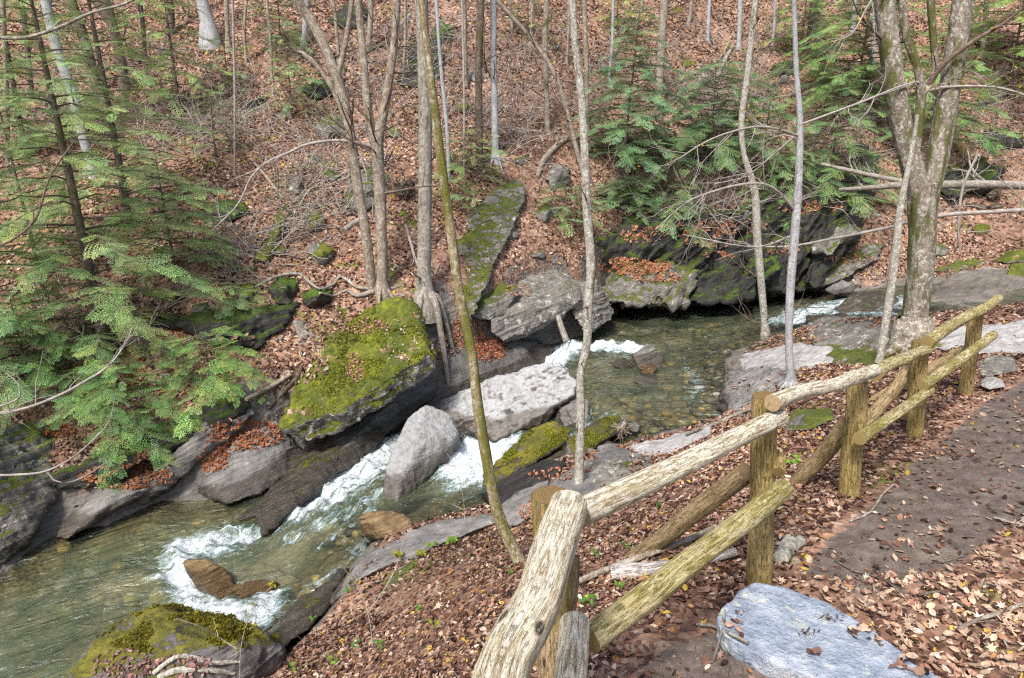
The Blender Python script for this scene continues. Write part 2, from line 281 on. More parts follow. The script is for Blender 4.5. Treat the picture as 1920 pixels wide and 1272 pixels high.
def m_log(name, pale, tan, dark, green, gmix=.3):
    m, nt, o = newmat(name); uv = nd(nt, 'UVMap').outputs[0]; p = nd(nt, 'NewGeometry').outputs['Position']
    n1 = noise(nt, mapping(nt, uv, sc=(3., 26, 1)), 2.2, 9, .72, .5); n2 = noise(nt, mapping(nt, uv, sc=(4.5, 18, 1)), 1.6, 6, .6, 1.2); n3 = noise(nt, mapping(nt, uv, sc=(5, 160, 1)), 2, 5, .6)
    col = ramp(nt, n1, [(.34, dark), (.43, tan), (.53, pale), (.72, [min(1, a * 1.12) for a in pale])])
    gm = ramp(nt, noise(nt, mapping(nt, uv, sc=(1.4, 5, 1)), 1.5, 6, .65), [(.60 - gmix * .5, 0), (.72 - gmix * .5, .85)])
    col = mix(nt, gm, col, mix(nt, n2, green, [a * .55 for a in green]))
    col = mix(nt, ramp(nt, n2, [(.60, 0), (.66, .65)]), col, tan)
    col = mix(nt, ramp(nt, n3, [(.34, .8), (.42, 0)]), col, dark)
    col = mix(nt, ramp(nt, noise(nt, mapping(nt, uv, sc=(1.5, 6, 1), loc=(9, 4, 0)), 1.8, 5, .65), [(.58, 0), (.68, .45)]), col, [(a + b + c) / 3 * .55 for a, b, c in [pale] * 3])
    kn = nd(nt, 'TexVoronoi', {'Vector': mapping(nt, uv, sc=(4.3, 6, 1)), 'Scale': 1.}).outputs['Distance']
    col = mix(nt, ramp(nt, kn, [(.07, .95), (.12, 0)]), col, [a * .35 for a in dark])
    end = nd(nt, 'Attribute', attribute_name='cut').outputs['Fac']
    rg = nd(nt, 'Attribute', attribute_name='ring').outputs['Fac']; rad = mth(nt, 'ADD', mth(nt, 'MULTIPLY', mth(nt, 'SINE', mth(nt, 'ADD', mth(nt, 'MULTIPLY', rg, 42), mth(nt, 'MULTIPLY', noise(nt, p, 14, 4), 7))), .22), noise(nt, p, 60, 5, .7))
    fl = ramp(nt, noise(nt, mapping(nt, uv, sc=(6., 34, 1)), 2.2, 6, .7, .6), [(.54, 0), (.58, .6)]); col = mix(nt, fl, col, mix(nt, n2, green, tan))
    fl2 = ramp(nt, noise(nt, mapping(nt, uv, sc=(4., 30, 1), loc=(5, 3, 0)), 2.6, 6, .7, .6), [(.48, 0), (.53, .85)]); fl2 = mth(nt, 'MULTIPLY', fl2, ramp(nt, noise(nt, mapping(nt, uv, sc=(1.1, 4, 1), loc=(2, 1, 0)), 2.4, 4, .6), [(.38, .15), (.6, 1)])); col = mix(nt, fl2, col, [min(1, a * 1.25) for a in pale])
    col = mix(nt, end, col, mix(nt, rad, dark, tan))
    principled(nt, o, col, .8, mth(nt, 'ADD', n1, mth(nt, 'ADD', mth(nt, 'MULTIPLY', n3, .6), fl)), 1., .018, .3); return m
def m_attrcol(name, att='tint', trans=.25, rough=.7, bright=1.):
    m, nt, o = newmat(name); c = nd(nt, 'Attribute', attribute_name=att).outputs['Color']
    p = nd(nt, 'NewGeometry').outputs['Position']
    c = mix(nt, 1, c, ramp(nt, noise(nt, p, 35, 3), [(.3, .6 * bright), (.7, 1.15 * bright)]), 'MULTIPLY')
    b = nd(nt, 'BsdfPrincipled', {'Base Color': c, 'Roughness': rough, 'Specular IOR Level': .25}); t = nd(nt, 'BsdfTranslucent', {'Color': c})
    s = nd(nt, 'MixShader', {0: trans, 1: b.outputs[0], 2: t.outputs[0]}); nt.links.new(s.outputs[0], o.inputs[0]); return m
M = {}
M['ground'] = m_ground(); M['water'] = m_water()
M['slab'] = m_rock('grey_schist', (.07, .065, .06), (.17, .16, .15), (.33, .31, .29), 0, .12)
M['black'] = m_rock('hollow_shade_rock', (.008, .008, .007), (.02, .018, .016), (.05, .045, .04), 0, 0, .5)  # near-black rock colour carries the shade of the hollow
M['cliffmoss'] = m_rock('green_mossy_cliff', (.018, .017, .015), (.03, .027, .024), (.10, .095, .08), .68, .1, .6, mossc=((.015, .045, .006), (.08, .17, .01)))
M['wetslab'] = m_rock('wet_dark_schist', (.045, .042, .038), (.10, .095, .085), (.20, .185, .17), .25, 0, .35)
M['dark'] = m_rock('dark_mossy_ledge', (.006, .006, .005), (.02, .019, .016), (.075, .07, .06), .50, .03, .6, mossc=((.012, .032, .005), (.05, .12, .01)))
M['mossy'] = m_rock('bright_moss_rock', (.05, .045, .04), (.14, .125, .11), (.32, .30, .27), .86, .5, litter=.85, mossc=((.04, .065, .008), (.25, .27, .015)))
M['halfmoss'] = m_rock('rock_with_moss', (.06, .055, .048), (.15, .14, .12), (.30, .28, .25), .48, .3)
M['lichen'] = m_rock('grey_lichened_rock', (.055, .048, .04), (.15, .135, .115), (.31, .29, .26), .26, .34)
M['white'] = m_rock('pale_topped_rock', (.05, .045, .04), (.13, .12, .11), (.26, .25, .24), 0, .1, strat=.6, pale_top=(.44, .445, .45))
M['palewarm'] = m_rock('pale_warm_ledge', (.13, .12, .115), (.36, .345, .33), (.58, .56, .545), 0, .1, strat=.9)
M['grey'] = m_rock('smooth_grey_boulder', (.10, .095, .09), (.22, .21, .205), (.42, .41, .41), 0, .1, strat=.35, pale_top=(.34, .345, .34))
M['brownwet'] = m_rock('brown_wet_rock', (.06, .04, .02), (.17, .11, .05), (.33, .24, .13), .1, 0, .3)
M['foremoss'] = m_rock('olive_moss_boulder', (.05, .045, .045), (.13, .12, .12), (.30, .28, .28), .50, .1, mossc=((.07, .065, .01), (.25, .22, .02)))
M['flag'] = m_rock('blue_grey_flagstone', (.15, .175, .22), (.26, .31, .39), (.50, .54, .60), 0, .32, strat=.15)
M['bark_grey'] = m_bark('grey_bark', (.09, .075, .06), (.25, .22, .185), (.42, .39, .34), .12, .35)
M['bark_pale'] = m_bark('pale_smooth_bark', (.15, .14, .13), (.36, .36, .37), (.52, .53, .55), 0, .15)
M['bark_tan'] = m_bark('tan_bark', (.09, .065, .05), (.25, .20, .155), (.42, .36, .29), .08, .4)
M['bark_dark'] = m_bark('dark_bark', (.03, .022, .018), (.10, .075, .055), (.22, .17, .13), .1, .15)
M['bark_moss'] = m_bark('mossy_bark', (.10, .075, .04), (.27, .21, .11), (.42, .36, .20), .40, .6, 1.5, mossc=(.24, .23, .03))
M['bark_big'] = m_bark('shaggy_maple_bark', (.07, .055, .04), (.22, .185, .15), (.40, .355, .30), .36, .6, 1.1)
M['bark_birch'] = m_bark('spotted_white_bark', (.08, .065, .05), (.34, .31, .26), (.56, .54, .49), .1, .85, 1.6)
M['twig'] = m_bark('pale_twig', (.16, .13, .11), (.34, .30, .27), (.52, .48, .45), 0, .1, 1.5)
M['twig_brown'] = m_bark('brown_twig', (.06, .04, .03), (.17, .12, .09), (.32, .25, .20), 0, 0, 1.5)
M['rail'] = m_log('peeled_rail', (.84, .77, .62), (.48, .35, .19), (.08, .05, .03), (.52, .43, .13), .14)
M['rail_g'] = m_log('greened_rail', (.60, .52, .30), (.33, .24, .09), (.07, .05, .02), (.36, .30, .05), .38)
M['post'] = m_log('yellow_post', (.46, .34, .14), (.27, .18, .065), (.05, .03, .015), (.27, .21, .04), .22)
M['brace'] = m_log('brown_brace', (.40, .29, .16), (.23, .155, .08), (.05, .03, .02), (.24, .20, .05), .16)
M['birchlog'] = m_log('birch_log', (.66, .60, .55), (.42, .36, .30), (.07, .05, .045), (.50, .46, .40), .1)
M['leaf'] = m_attrcol('dead_leaf', trans=.18); M['needle'] = m_attrcol('hemlock_needle', trans=.35, rough=.6)
M['green'] = m_attrcol('young_leaf', trans=.45, rough=.5)
# ---------------------------------------------------------------- mesh helpers
def link(o): S.collection.objects.link(o); return o
def meta(o, label=None, cat=None, group=None, kind=None):
    for k, v in (('label', label), ('category', cat), ('group', group), ('kind', kind)):
        if v: o[k] = v
    return o
def mesh_np(name, V, F, nv, smooth=True, uv=None, attrs=None):
    V = np.asarray(V, np.float32); F = np.asarray(F, np.int32); me = bpy.data.meshes.new(name)
    me.vertices.add(len(V)); me.vertices.foreach_set('co', V.ravel())
    me.loops.add(F.size); me.loops.foreach_set('vertex_index', F.ravel())
    nf = F.size // nv; me.polygons.add(nf); me.polygons.foreach_set('loop_start', np.arange(nf, dtype=np.int32) * nv)
    me.update(calc_edges=True)
    me.polygons.foreach_set('use_smooth', np.full(nf, smooth))
    if uv is not None:
        l = me.uv_layers.new(name='UVMap'); l.data.foreach_set('uv', np.asarray(uv, np.float32)[F.ravel()].ravel())
    for k, (typ, arr) in (attrs or {}).items():
        a = me.attributes.new(k, typ, 'POINT'); arr = np.asarray(arr, np.float32)
        a.data.foreach_set('color' if typ == 'FLOAT_COLOR' else 'value', arr.ravel())
    return me
def obj(name, me, mat, parent=None):
    o = link(bpy.data.objects.new(name, me)); me.materials.append(mat)
    if parent: o.parent = parent; o.location = -Vector(parent.location)
    return o
def origin(o, c):
    c = np.array(c, np.float32); me = o.data; n = len(me.vertices); a = np.empty(n * 3, np.float32)
    me.vertices.foreach_get('co', a); a = (a.reshape(-1, 3) - c); me.vertices.foreach_set('co', a.ravel()); me.update(); o.location = c.tolist(); return o
def empty(name, loc):
    e = link(bpy.data.objects.new(name, None)); e.location = [float(a) for a in loc]; e.empty_display_size = .1; return e
def catmull(P_, R_, step):
    P_ = np.asarray(P_, float); R_ = np.asarray(R_, float)
    if len(P_) < 2: return P_, R_
    Q = np.vstack([2 * P_[0] - P_[1], P_, 2 * P_[-1] - P_[-2]]); op, orr = [], []
    for i in range(len(P_) - 1):
        a, b, c, d = Q[i:i + 4]; n = max(1, int(np.linalg.norm(c - b) / step))
        t = (np.arange(n) / n)[:, None]
        op.append(.5 * (2 * b + (c - a) * t + (2 * a - 5 * b + 4 * c - d) * t ** 2 + (3 * b - a - 3 * c + d) * t ** 3))
        orr.append(R_[i] + (R_[i + 1] - R_[i]) * t[:, 0])
    return np.vstack(op + [P_[-1:]]), np.concatenate(orr + [R_[-1:]])
class MB:
    def __init__(s): s.V, s.F, s.UV, s.C, s.Q, s.n = [], [], [], [], [], 0
    def tube(s, pts, rad, seg=8, step=.15, bark=0, cap=True, seed=0, flat=0):
        p, r = catmull(pts, rad, step); n = len(p)
        if n < 2: return s
        T = np.gradient(p, axis=0); T /= np.linalg.norm(T, axis=1)[:, None] + 1e-9
        ref = np.array([1., 0, 0]) if abs(T[0][0]) < .8 else np.array([0, 1., 0])
        A = np.cross(T, ref); A /= np.linalg.norm(A, axis=1)[:, None] + 1e-9; B = np.cross(T, A)
        L = np.concatenate([[0], np.cumsum(np.linalg.norm(np.diff(p, axis=0), axis=1))])
        th = np.arange(seg) / seg * 2 * math.pi
        rr = np.repeat(r[:, None], seg, 1)
        if bark:
            cx, cy = np.cos(th)[None, :], np.sin(th)[None, :]
            rr = rr * (1 + bark * fbm(cx * 1.6 + seed, cy * 1.6, L[:, None] * 1.3, 3) + bark * .7 * fbm(cx * 4 + seed, cy * 4, L[:, None] * 5, 3))
        V = p[:, None, :] + rr[:, :, None] * (np.cos(th)[None, :, None] * A[:, None, :] + np.sin(th)[None, :, None] * B[:, None, :])
        uv = np.stack([np.repeat(L[:, None], seg, 1), np.repeat((np.minimum(th, 2 * math.pi - th) * float(np.mean(r)))[None, :], n, 0)], 2) + seed * 1.7
        i = np.arange(n - 1)[:, None] * seg; j = np.arange(seg)[None, :]; k = (j + 1) % seg
        F = np.stack([i + j, i + k, i + seg + k, i + seg + j], 2).reshape(-1, 4) + s.n
        s.V.append(V.reshape(-1, 3)); s.F.append(F); s.UV.append(uv.reshape(-1, 2)); s.C.append(np.zeros(n * seg)); s.Q.append(np.zeros(n * seg)); s.n += n * seg
        if cap:
            for e, idx, ti in ((0, 0, -1), (1, n - 1, 1)):
                ring = V[idx]; c = ring.mean(0) + T[idx] * ti * r[idx] * .06; base = s.n
                s.V.append(np.vstack([ring + T[idx] * ti * .001, c[None] + (ring - c) * .5 + T[idx] * ti * r[idx] * .03, c[None]])); s.UV.append(np.zeros((2 * seg + 1, 2)) + uv[idx, 0]); s.C.append(np.ones(2 * seg + 1)); s.Q.append(np.concatenate([np.ones(seg), np.full(seg, .5), [0.]]))
                f = [[base + a, base + (a + 1) % seg, base + seg + (a + 1) % seg, base + seg + a] for a in range(seg)]
                f += [[base + seg + a, base + seg + (a + 1) % seg, base + 2 * seg, base + 2 * seg] for a in range(0)]
                s.F.append(np.array(f)); g = [[base + seg + a, base + seg + a + 1, base + seg + (a + 2) % seg, base + 2 * seg] for a in range(0, seg - 1, 2)]
                s.F.append(np.array(g)); s.n += 2 * seg + 1
        return s
    def build(s, name, mat, parent=None):
        me = mesh_np(name, np.vstack(s.V), np.vstack(s.F), 4, True, np.vstack(s.UV), {'cut': ('FLOAT', np.concatenate(s.C)), 'ring': ('FLOAT', np.concatenate(s.Q))})
        return obj(name, me, mat, parent)
# ---------------------------------------------------------------- ground and water
def build_ground():
    rows = np.concatenate([np.linspace(-6, .9, 40, endpoint=False), np.geomspace(.9, 46, 560)]); u = np.linspace(-1.35, 1.35, 620)
    Y = np.repeat(rows[:, None], len(u), 1); X = u[None, :] * (np.maximum(Y, 0) + 3.2)
    z = H(X, Y); dirt = np.maximum.reduce([sstep(.12, -.2, poly_sd(X, Y, [tuple(G(*a)[:2]) for a in q])) for q in DIRT]); z = z + .012 * fbm(X * 9, Y * 9, 2., 3) * (Y < 14) * (1 - .75 * dirt)
    V = np.stack([X, Y, z], 2).reshape(-1, 3); n, m = X.shape
    i = np.arange(n - 1)[:, None] * m; j = np.arange(m - 1)[None, :]
    F = np.stack([i + j, i + j + 1, i + m + j + 1, i + m + j], 2).reshape(-1, 4)
    sdp = poly_sd(X, Y, SP); bed = sstep(.06, -.06, sdp); shore = sstep(.5, .25, sdp + .3 * fbm(X * 2, Y * 2, 6., 3))
    at = {'path': ('FLOAT', dirt), 'bed': ('FLOAT', bed), 'shore': ('FLOAT', shore)}
    ctr = V[F].mean(1); inp = poly_sd(ctr[:, 0], ctr[:, 1], PATHP) < 0
    for nm, sel in (('ground', ~inp), ('path', inp)):
        f = F[sel]; used = np.unique(f); mp = np.zeros(len(V), np.int64); mp[used] = np.arange(len(used))
        me = mesh_np(nm, V[used], mp[f], 4, True, None, {k: (t, a.reshape(-1)[used]) for k, (t, a) in at.items()})
        meta(obj(nm, me, M['ground']), kind='structure')
DIRT = [[(1960,690),(1850,742),(1770,815),(1690,880),(1620,950),(1540,1010),(1490,1075),(1600,1130),(1700,1110),(1790,1080),(1960,960)], [(1120,1330),(1230,1215),(1340,1165),(1420,1250),(1530,1330)], [(600,1330),(560,1335),(600,1345)]]
PATHP = [(.35, .3), (.75, 2.1), (1.75, 3.1), (2.7, 4.15), (3.8, 5.3), (5.1, 6.5), (6.2, 7.2), (9, 8.2), (12, 7), (9, 3), (5, .3)]
build_ground()
cl_px = [(-200,1250),(200,1100),(480,1050),(640,920),(800,860),(960,800),(1060,700),(1220,690),(1380,620),(1540,580),(1750,560),(2100,545)]
CL = np.array([onW(*a)[:2] for a in cl_px])
FOAM = [([(1200,655),(1140,648),(1090,650),(1055,655),(1035,690),(1020,720)], .22, 1.25), ([(1480,600),(1540,580),(1590,568),(1690,565)], .45, 1.), ([(1500,590),(1580,585),(1640,590)], .35, .8),
 ([(745,835),(710,850),(670,885),(620,915),(565,945)], .30, 1.1), ([(855,860),(880,840),(945,845),(900,875),(870,880)], .32, 1.3), ([(1090,770),(1150,785),(1060,820)], .14, .7),
 ([(720,920),(650,965),(590,985),(540,1010)], .12, .7), ([(700,950),(660,985),(600,1030)], .10, .6), ([(460,1005),(400,1010),(345,1020),(325,1050),(345,1090),(365,1125),(420,1150),(470,1160),(500,1130)], .17, 1.05),
 ([(380,1025),(420,1020)], .15, 1.), ([(560,1130),(610,1090),(670,1030),(700,1000)], .12, .6), ([(300,1160),(380,1150),(480,1180)], .2, .6), ([(1290,690),(1310,720),(1290,760)], .10, .55), ([(1180,690),(1240,640),(1340,660)], .12, .4),
 ([(1690,560),(1780,545),(1900,520)], .3, .9), ([(200,1240),(300,1180)], .12, .45), ([(540,960),(520,1000),(460,1010)], .12, .5)]
def build_water():
    rows = np.geomspace(3.6, 20, 520); u = np.linspace(-1.15, 1.0, 620)
    Y = np.repeat(rows[:, None], len(u), 1); X = u[None, :] * (Y + 1.2)
    fo = np.zeros(X.shape)
    for pl, wd, st in FOAM:
        d = line_d(X, Y, [tuple(onW(*a)[:2]) for a in pl]); fo = np.maximum(fo, st * np.exp(-(d / (wd * 1.75)) ** 2))
    d = poly_sd(X, Y, SP); w0 = WS(X, Y)
    z = w0 + .010 * fbm(X * 2.2, Y * 2.2, .4, 3) + fo * .11 * fbm(X * 3.5, Y * 3.5, 7., 4) + .012 * fbm(X * 6, Y * 6, 2.4, 2) * np.clip(fo * 2 + .3, 0, 1)
    deep = np.clip((w0 - H(X, Y)) / .40, 0, 1) * sstep(.0, .8, -d)
    # stream-wise coordinates
    best = np.full(X.shape, 1e9); su = np.zeros(X.shape); sv = np.zeros(X.shape); acc = 0
    for a, b in zip(CL[:-1], CL[1:]):
        dx, dy = b - a; L = math.hypot(dx, dy); t = np.clip(((X - a[0]) * dx + (Y - a[1]) * dy) / L ** 2, 0, 1)
        qx, qy = X - a[0] - t * dx, Y - a[1] - t * dy; dd = qx ** 2 + qy ** 2; k = dd < best
        best = np.where(k, dd, best); su = np.where(k, acc + t * L, su); sv = np.where(k, (qx * -dy + qy * dx) / L, sv); acc += L
    n, m = X.shape; V = np.stack([X, Y, z], 2).reshape(-1, 3)
    i = np.arange(n - 1)[:, None] * m; j = np.arange(m - 1)[None, :]
    F = np.stack([i + j, i + j + 1, i + m + j + 1, i + m + j], 2).reshape(-1, 4)
    keep = d.reshape(-1)[F].min(1) < .03; F = F[keep]; used = np.unique(F); mp = np.zeros(len(V), np.int64); mp[used] = np.arange(len(used))
    me = mesh_np('stream_water', V[used], mp[F], 4, True, np.stack([su, sv], 2).reshape(-1, 2)[used], {'foam': ('FLOAT', fo.reshape(-1)[used]), 'deep': ('FLOAT', deep.reshape(-1)[used])})
    meta(obj('stream_water', me, M['water']), kind='structure')
build_water()
# ---------------------------------------------------------------- log fence
def logthing(parent, name, a, b, ra, rb, mat, seed, seg=28, bow=.0, bark=.05):
    a, b = np.array(a, float), np.array(b, float); n = 5; pts = []; t_ = np.linspace(0, 1, n); rr = []
    rs = np.random.default_rng(seed); off = rs.normal(size=(n, 3)) * bow; off[0] = off[-1] = 0
    for t, o_ in zip(t_, off): pts.append(a + (b - a) * t + o_); rr.append((ra + (rb - ra) * t) * (1 + .05 * rs.normal()))
    mb = MB(); mb.tube(pts, rr, seg, .03, bark, True, seed); return mb.build(name, mat, parent)
F_ = empty('log_fence', (1.38, 3.2, -2.29)); meta(F_, 'rustic fence of peeled logs running along the dirt path above the stream', 'fence')
pA, pB, pC, pD, pE = [np.array(a) for a in ((.135, 2.13, -2.25), tuple(P(1434,1088,3.2)), tuple(P(1597,932,4.25)), tuple(P(1718,822,5.4)), tuple(P(1812,742,6.7)))]
def post(base, top, r, s, mat='post'): return logthing(F_, 'post', np.array(base) - [0, 0, .25], top, r * 1.04, r, M[mat], s, 26, .003, .045)
tA = P(1032, 928, 2.16); post([tA[0] + .06, 2.16, -2.2], tA, .068, 1)
tB = P(1434, 742, 3.2); post(pB, tB, .064, 2)
tC = P(1607, 715, 4.25); post(pC, tC, .066, 3)
tD = P(1726, 640, 5.4); post(pD, tD, .066, 4)
tE = P(1830, 588, 6.7); post(pE, tE, .068, 5)
pZ = np.array([-.55, .3, -2.1])
rails = [  # start, end, radii, material
 (P(1068, 948, 2.03), P(905, 1420, 1.12), .061, .066, 'rail', 11), (P(1085, 962, 2.12), P(1462, 782, 3.12), .047, .043, 'rail', 12),
 (P(1448, 756, 3.04), P(1640, 695, 4.15), .041, .041, 'rail', 13), (P(1640, 703, 4.3), P(1745, 652, 5.3), .045, .042, 'rail_g', 14), (P(1738, 642, 5.22), P(1872, 560, 6.9), .048, .044, 'rail_g', 15),
 (P(1078, 1165, 2.02), P(1040, 1450, 1.5), .050, .056, 'rail', 16), (P(1105, 1200, 2.12), P(1470, 915, 3.05), .054, .048, 'rail_g', 17),
 (P(1465, 893, 3.2), P(1612, 815, 4.2), .040, .045, 'rail_g', 18), (P(1612, 822, 4.04), P(1742, 733, 5.28), .042, .040, 'rail_g', 19), (P(1730, 724, 5.18), P(1862, 628, 6.62), .045, .043, 'rail_g', 20)]
rails.pop(7)
for a, b, ra, rb, mt, sd_ in rails: logthing(F_, 'rail', a, b, ra, rb, M[mt], sd_, 30, .010, .06)
# diagonal braces propping each post from the stream side
br = [(P(1402, 885, 3.32), P(1120, 1105, 4.25), .06, .05), (P(1588, 795, 4.4), P(1488, 915, 4.75), .058, .06), (P(1708, 690, 5.6), P(1560, 880, 5.2), .055, .05),
      (P(1806, 655, 6.85), P(1625, 760, 6.6), .05, .045), (P(1060, 1040, 2.3), P(1035, 1330, 2.0), .06, .065)]
for k, (a, b, ra, rb) in enumerate(br): logthing(F_, 'brace', a, b, ra, rb, M['brace'], 31 + k, 22, .006, .06)
for c, r_, d in ((P(1460, 886, 3.10), .030, 1),):
    logthing(F_, 'rail_end', c, np.array(c) + [.05, .12, .03], r_, r_, M['post'], int(r_ * 1e3) + 50, 18, 0, .03)
# ---------------------------------------------------------------- rocks
def rock(name, label, pts, mat, back=.6, vox=.05, sm=4, amp=.05, strata=.02, cat='rock', group=None, f=2.2, inset=.75, down=.0, fine=.3, seed=0, auto=False, prot=.25, fr=((7., 1.), (17., .6), (36., .25)), sdir=(-.42, .30, .86)):
    """a boulder: front points (px, py, Y), hidden back points pushed away from the camera, hulled, remeshed and weathered"""
    if auto:
        pts = [(a, b, max(1.5, GW(a, b) - .12)) for a, b, _ in pts]; mx, my = np.mean([p[0] for p in pts]), np.mean([p[1] for p in pts]); pts.append((mx, my, GW(mx, my) - prot)); pts.append((mx + 4, my - 8, GW(mx, my) - prot * .9))
    elif pts[0][2] < 13.5 and name != 'rock_fin': 
        q_ = seat(pts); k_ = 0 if label.startswith('large foreground') else .3 if label.startswith('huge wedge') else .75 if label.startswith(( 'large lichen', 'upright layered', 'squat rough')) else 1; pts = [(a[0], a[1], a[2] + (b[2] - a[2]) * k_) for a, b in zip(pts, q_)]
        if label.startswith(('brown triangular', 'low brown wet', 'knobbly olive', 'grey boulder rock in', 'dark flat stone awash', 'olive rounded', 'flat slaty')):
            ly = np.median(sorted(p[2] for p in pts)[:3]); pts = [(a, b, min(c_, ly + .10)) for a, b, c_ in pts]
    A = [P(*p) for p in pts]; c = np.mean(A, 0)
    B = [(c + (a - c) * [inset, 1, inset]) * (1 + back / a[1]) for a in A]
    if down: B += [a - [0, -.1, down] for a in A]
    bm = bmesh.new()
    for a in A + B: bm.verts.new(a)
    bmesh.ops.convex_hull(bm, input=bm.verts); bmesh.ops.delete(bm, geom=[v for v in bm.verts if not v.link_faces], context='VERTS')
    me = bpy.data.meshes.new('tmp'); bm.to_mesh(me); bm.free(); o = link(bpy.data.objects.new('tmp', me))
    r = o.modifiers.new('r', 'REMESH'); r.mode = 'VOXEL'; r.voxel_size = vox
    if sm: s = o.modifiers.new('s', 'SMOOTH'); s.factor = .5; s.iterations = sm
    dg = bpy.context.evaluated_depsgraph_get(); m2 = bpy.data.meshes.new_from_object(o.evaluated_get(dg)); bpy.data.objects.remove(o); bpy.data.meshes.remove(me)
    n = len(m2.vertices); V = np.empty(n * 3, np.float32); m2.vertices.foreach_get('co', V); V = V.reshape(-1, 3).astype(float); b0, b1 = np.min(A + B, 0), np.max(A + B, 0); v0, v1 = V.min(0), V.max(0); V = (V - v0) / (v1 - v0) * (b1 - b0) + b0
    N = np.empty(n * 3, np.float32); m2.vertices.foreach_get('normal', N); N = N.reshape(-1, 3)
    q = V + seed * 3.7
    d = amp * fbm(q[:, 0] * f, q[:, 1] * f, q[:, 2] * f, 4)
    # foliated layers: stepped planes dipping to the left
    sx = (V @ np.array(sdir)) + .10 * fbm(q[:, 0] * 1.2, q[:, 1] * 1.2, q[:, 2] * 1.2, 2)
    for fq, a_ in fr:
        t = (sx * fq) % 1; d = d + strata * a_ * (np.where(t < .8, t / .8, (1 - t) / .2) - .5) * (.5 + pn(q[:, 0] * 2, q[:, 1] * 2, q[:, 2] * 2 + 5))
    d = d + amp * fine * fbm(q[:, 0] * 11, q[:, 1] * 11, q[:, 2] * 11, 3)
    V = V + N * d[:, None]; m2.vertices.foreach_set('co', V.astype(np.float32).ravel())
    m2.polygons.foreach_set('use_smooth', np.ones(len(m2.polygons), bool)); m2.update(); m2.name = name
    o = obj(name, m2, M[mat]); cc = V.mean(0); cc[2] = V[:, 2].min()
    hw = V[:, 2] - WS(V[:, 0], V[:, 1]); wa = sstep(.42, .12, hw) * sstep(.5, .1, poly_sd(V[:, 0], V[:, 1], SP)); at = m2.attributes.new('wet', 'FLOAT', 'POINT'); at.data.foreach_set('value', wa.astype(np.float32))
    origin(o, cc); meta(o, label, cat, group, 'thing'); return o
def gY(px, py, dy=0): return (px, py, G(px, py)[1] + dy)
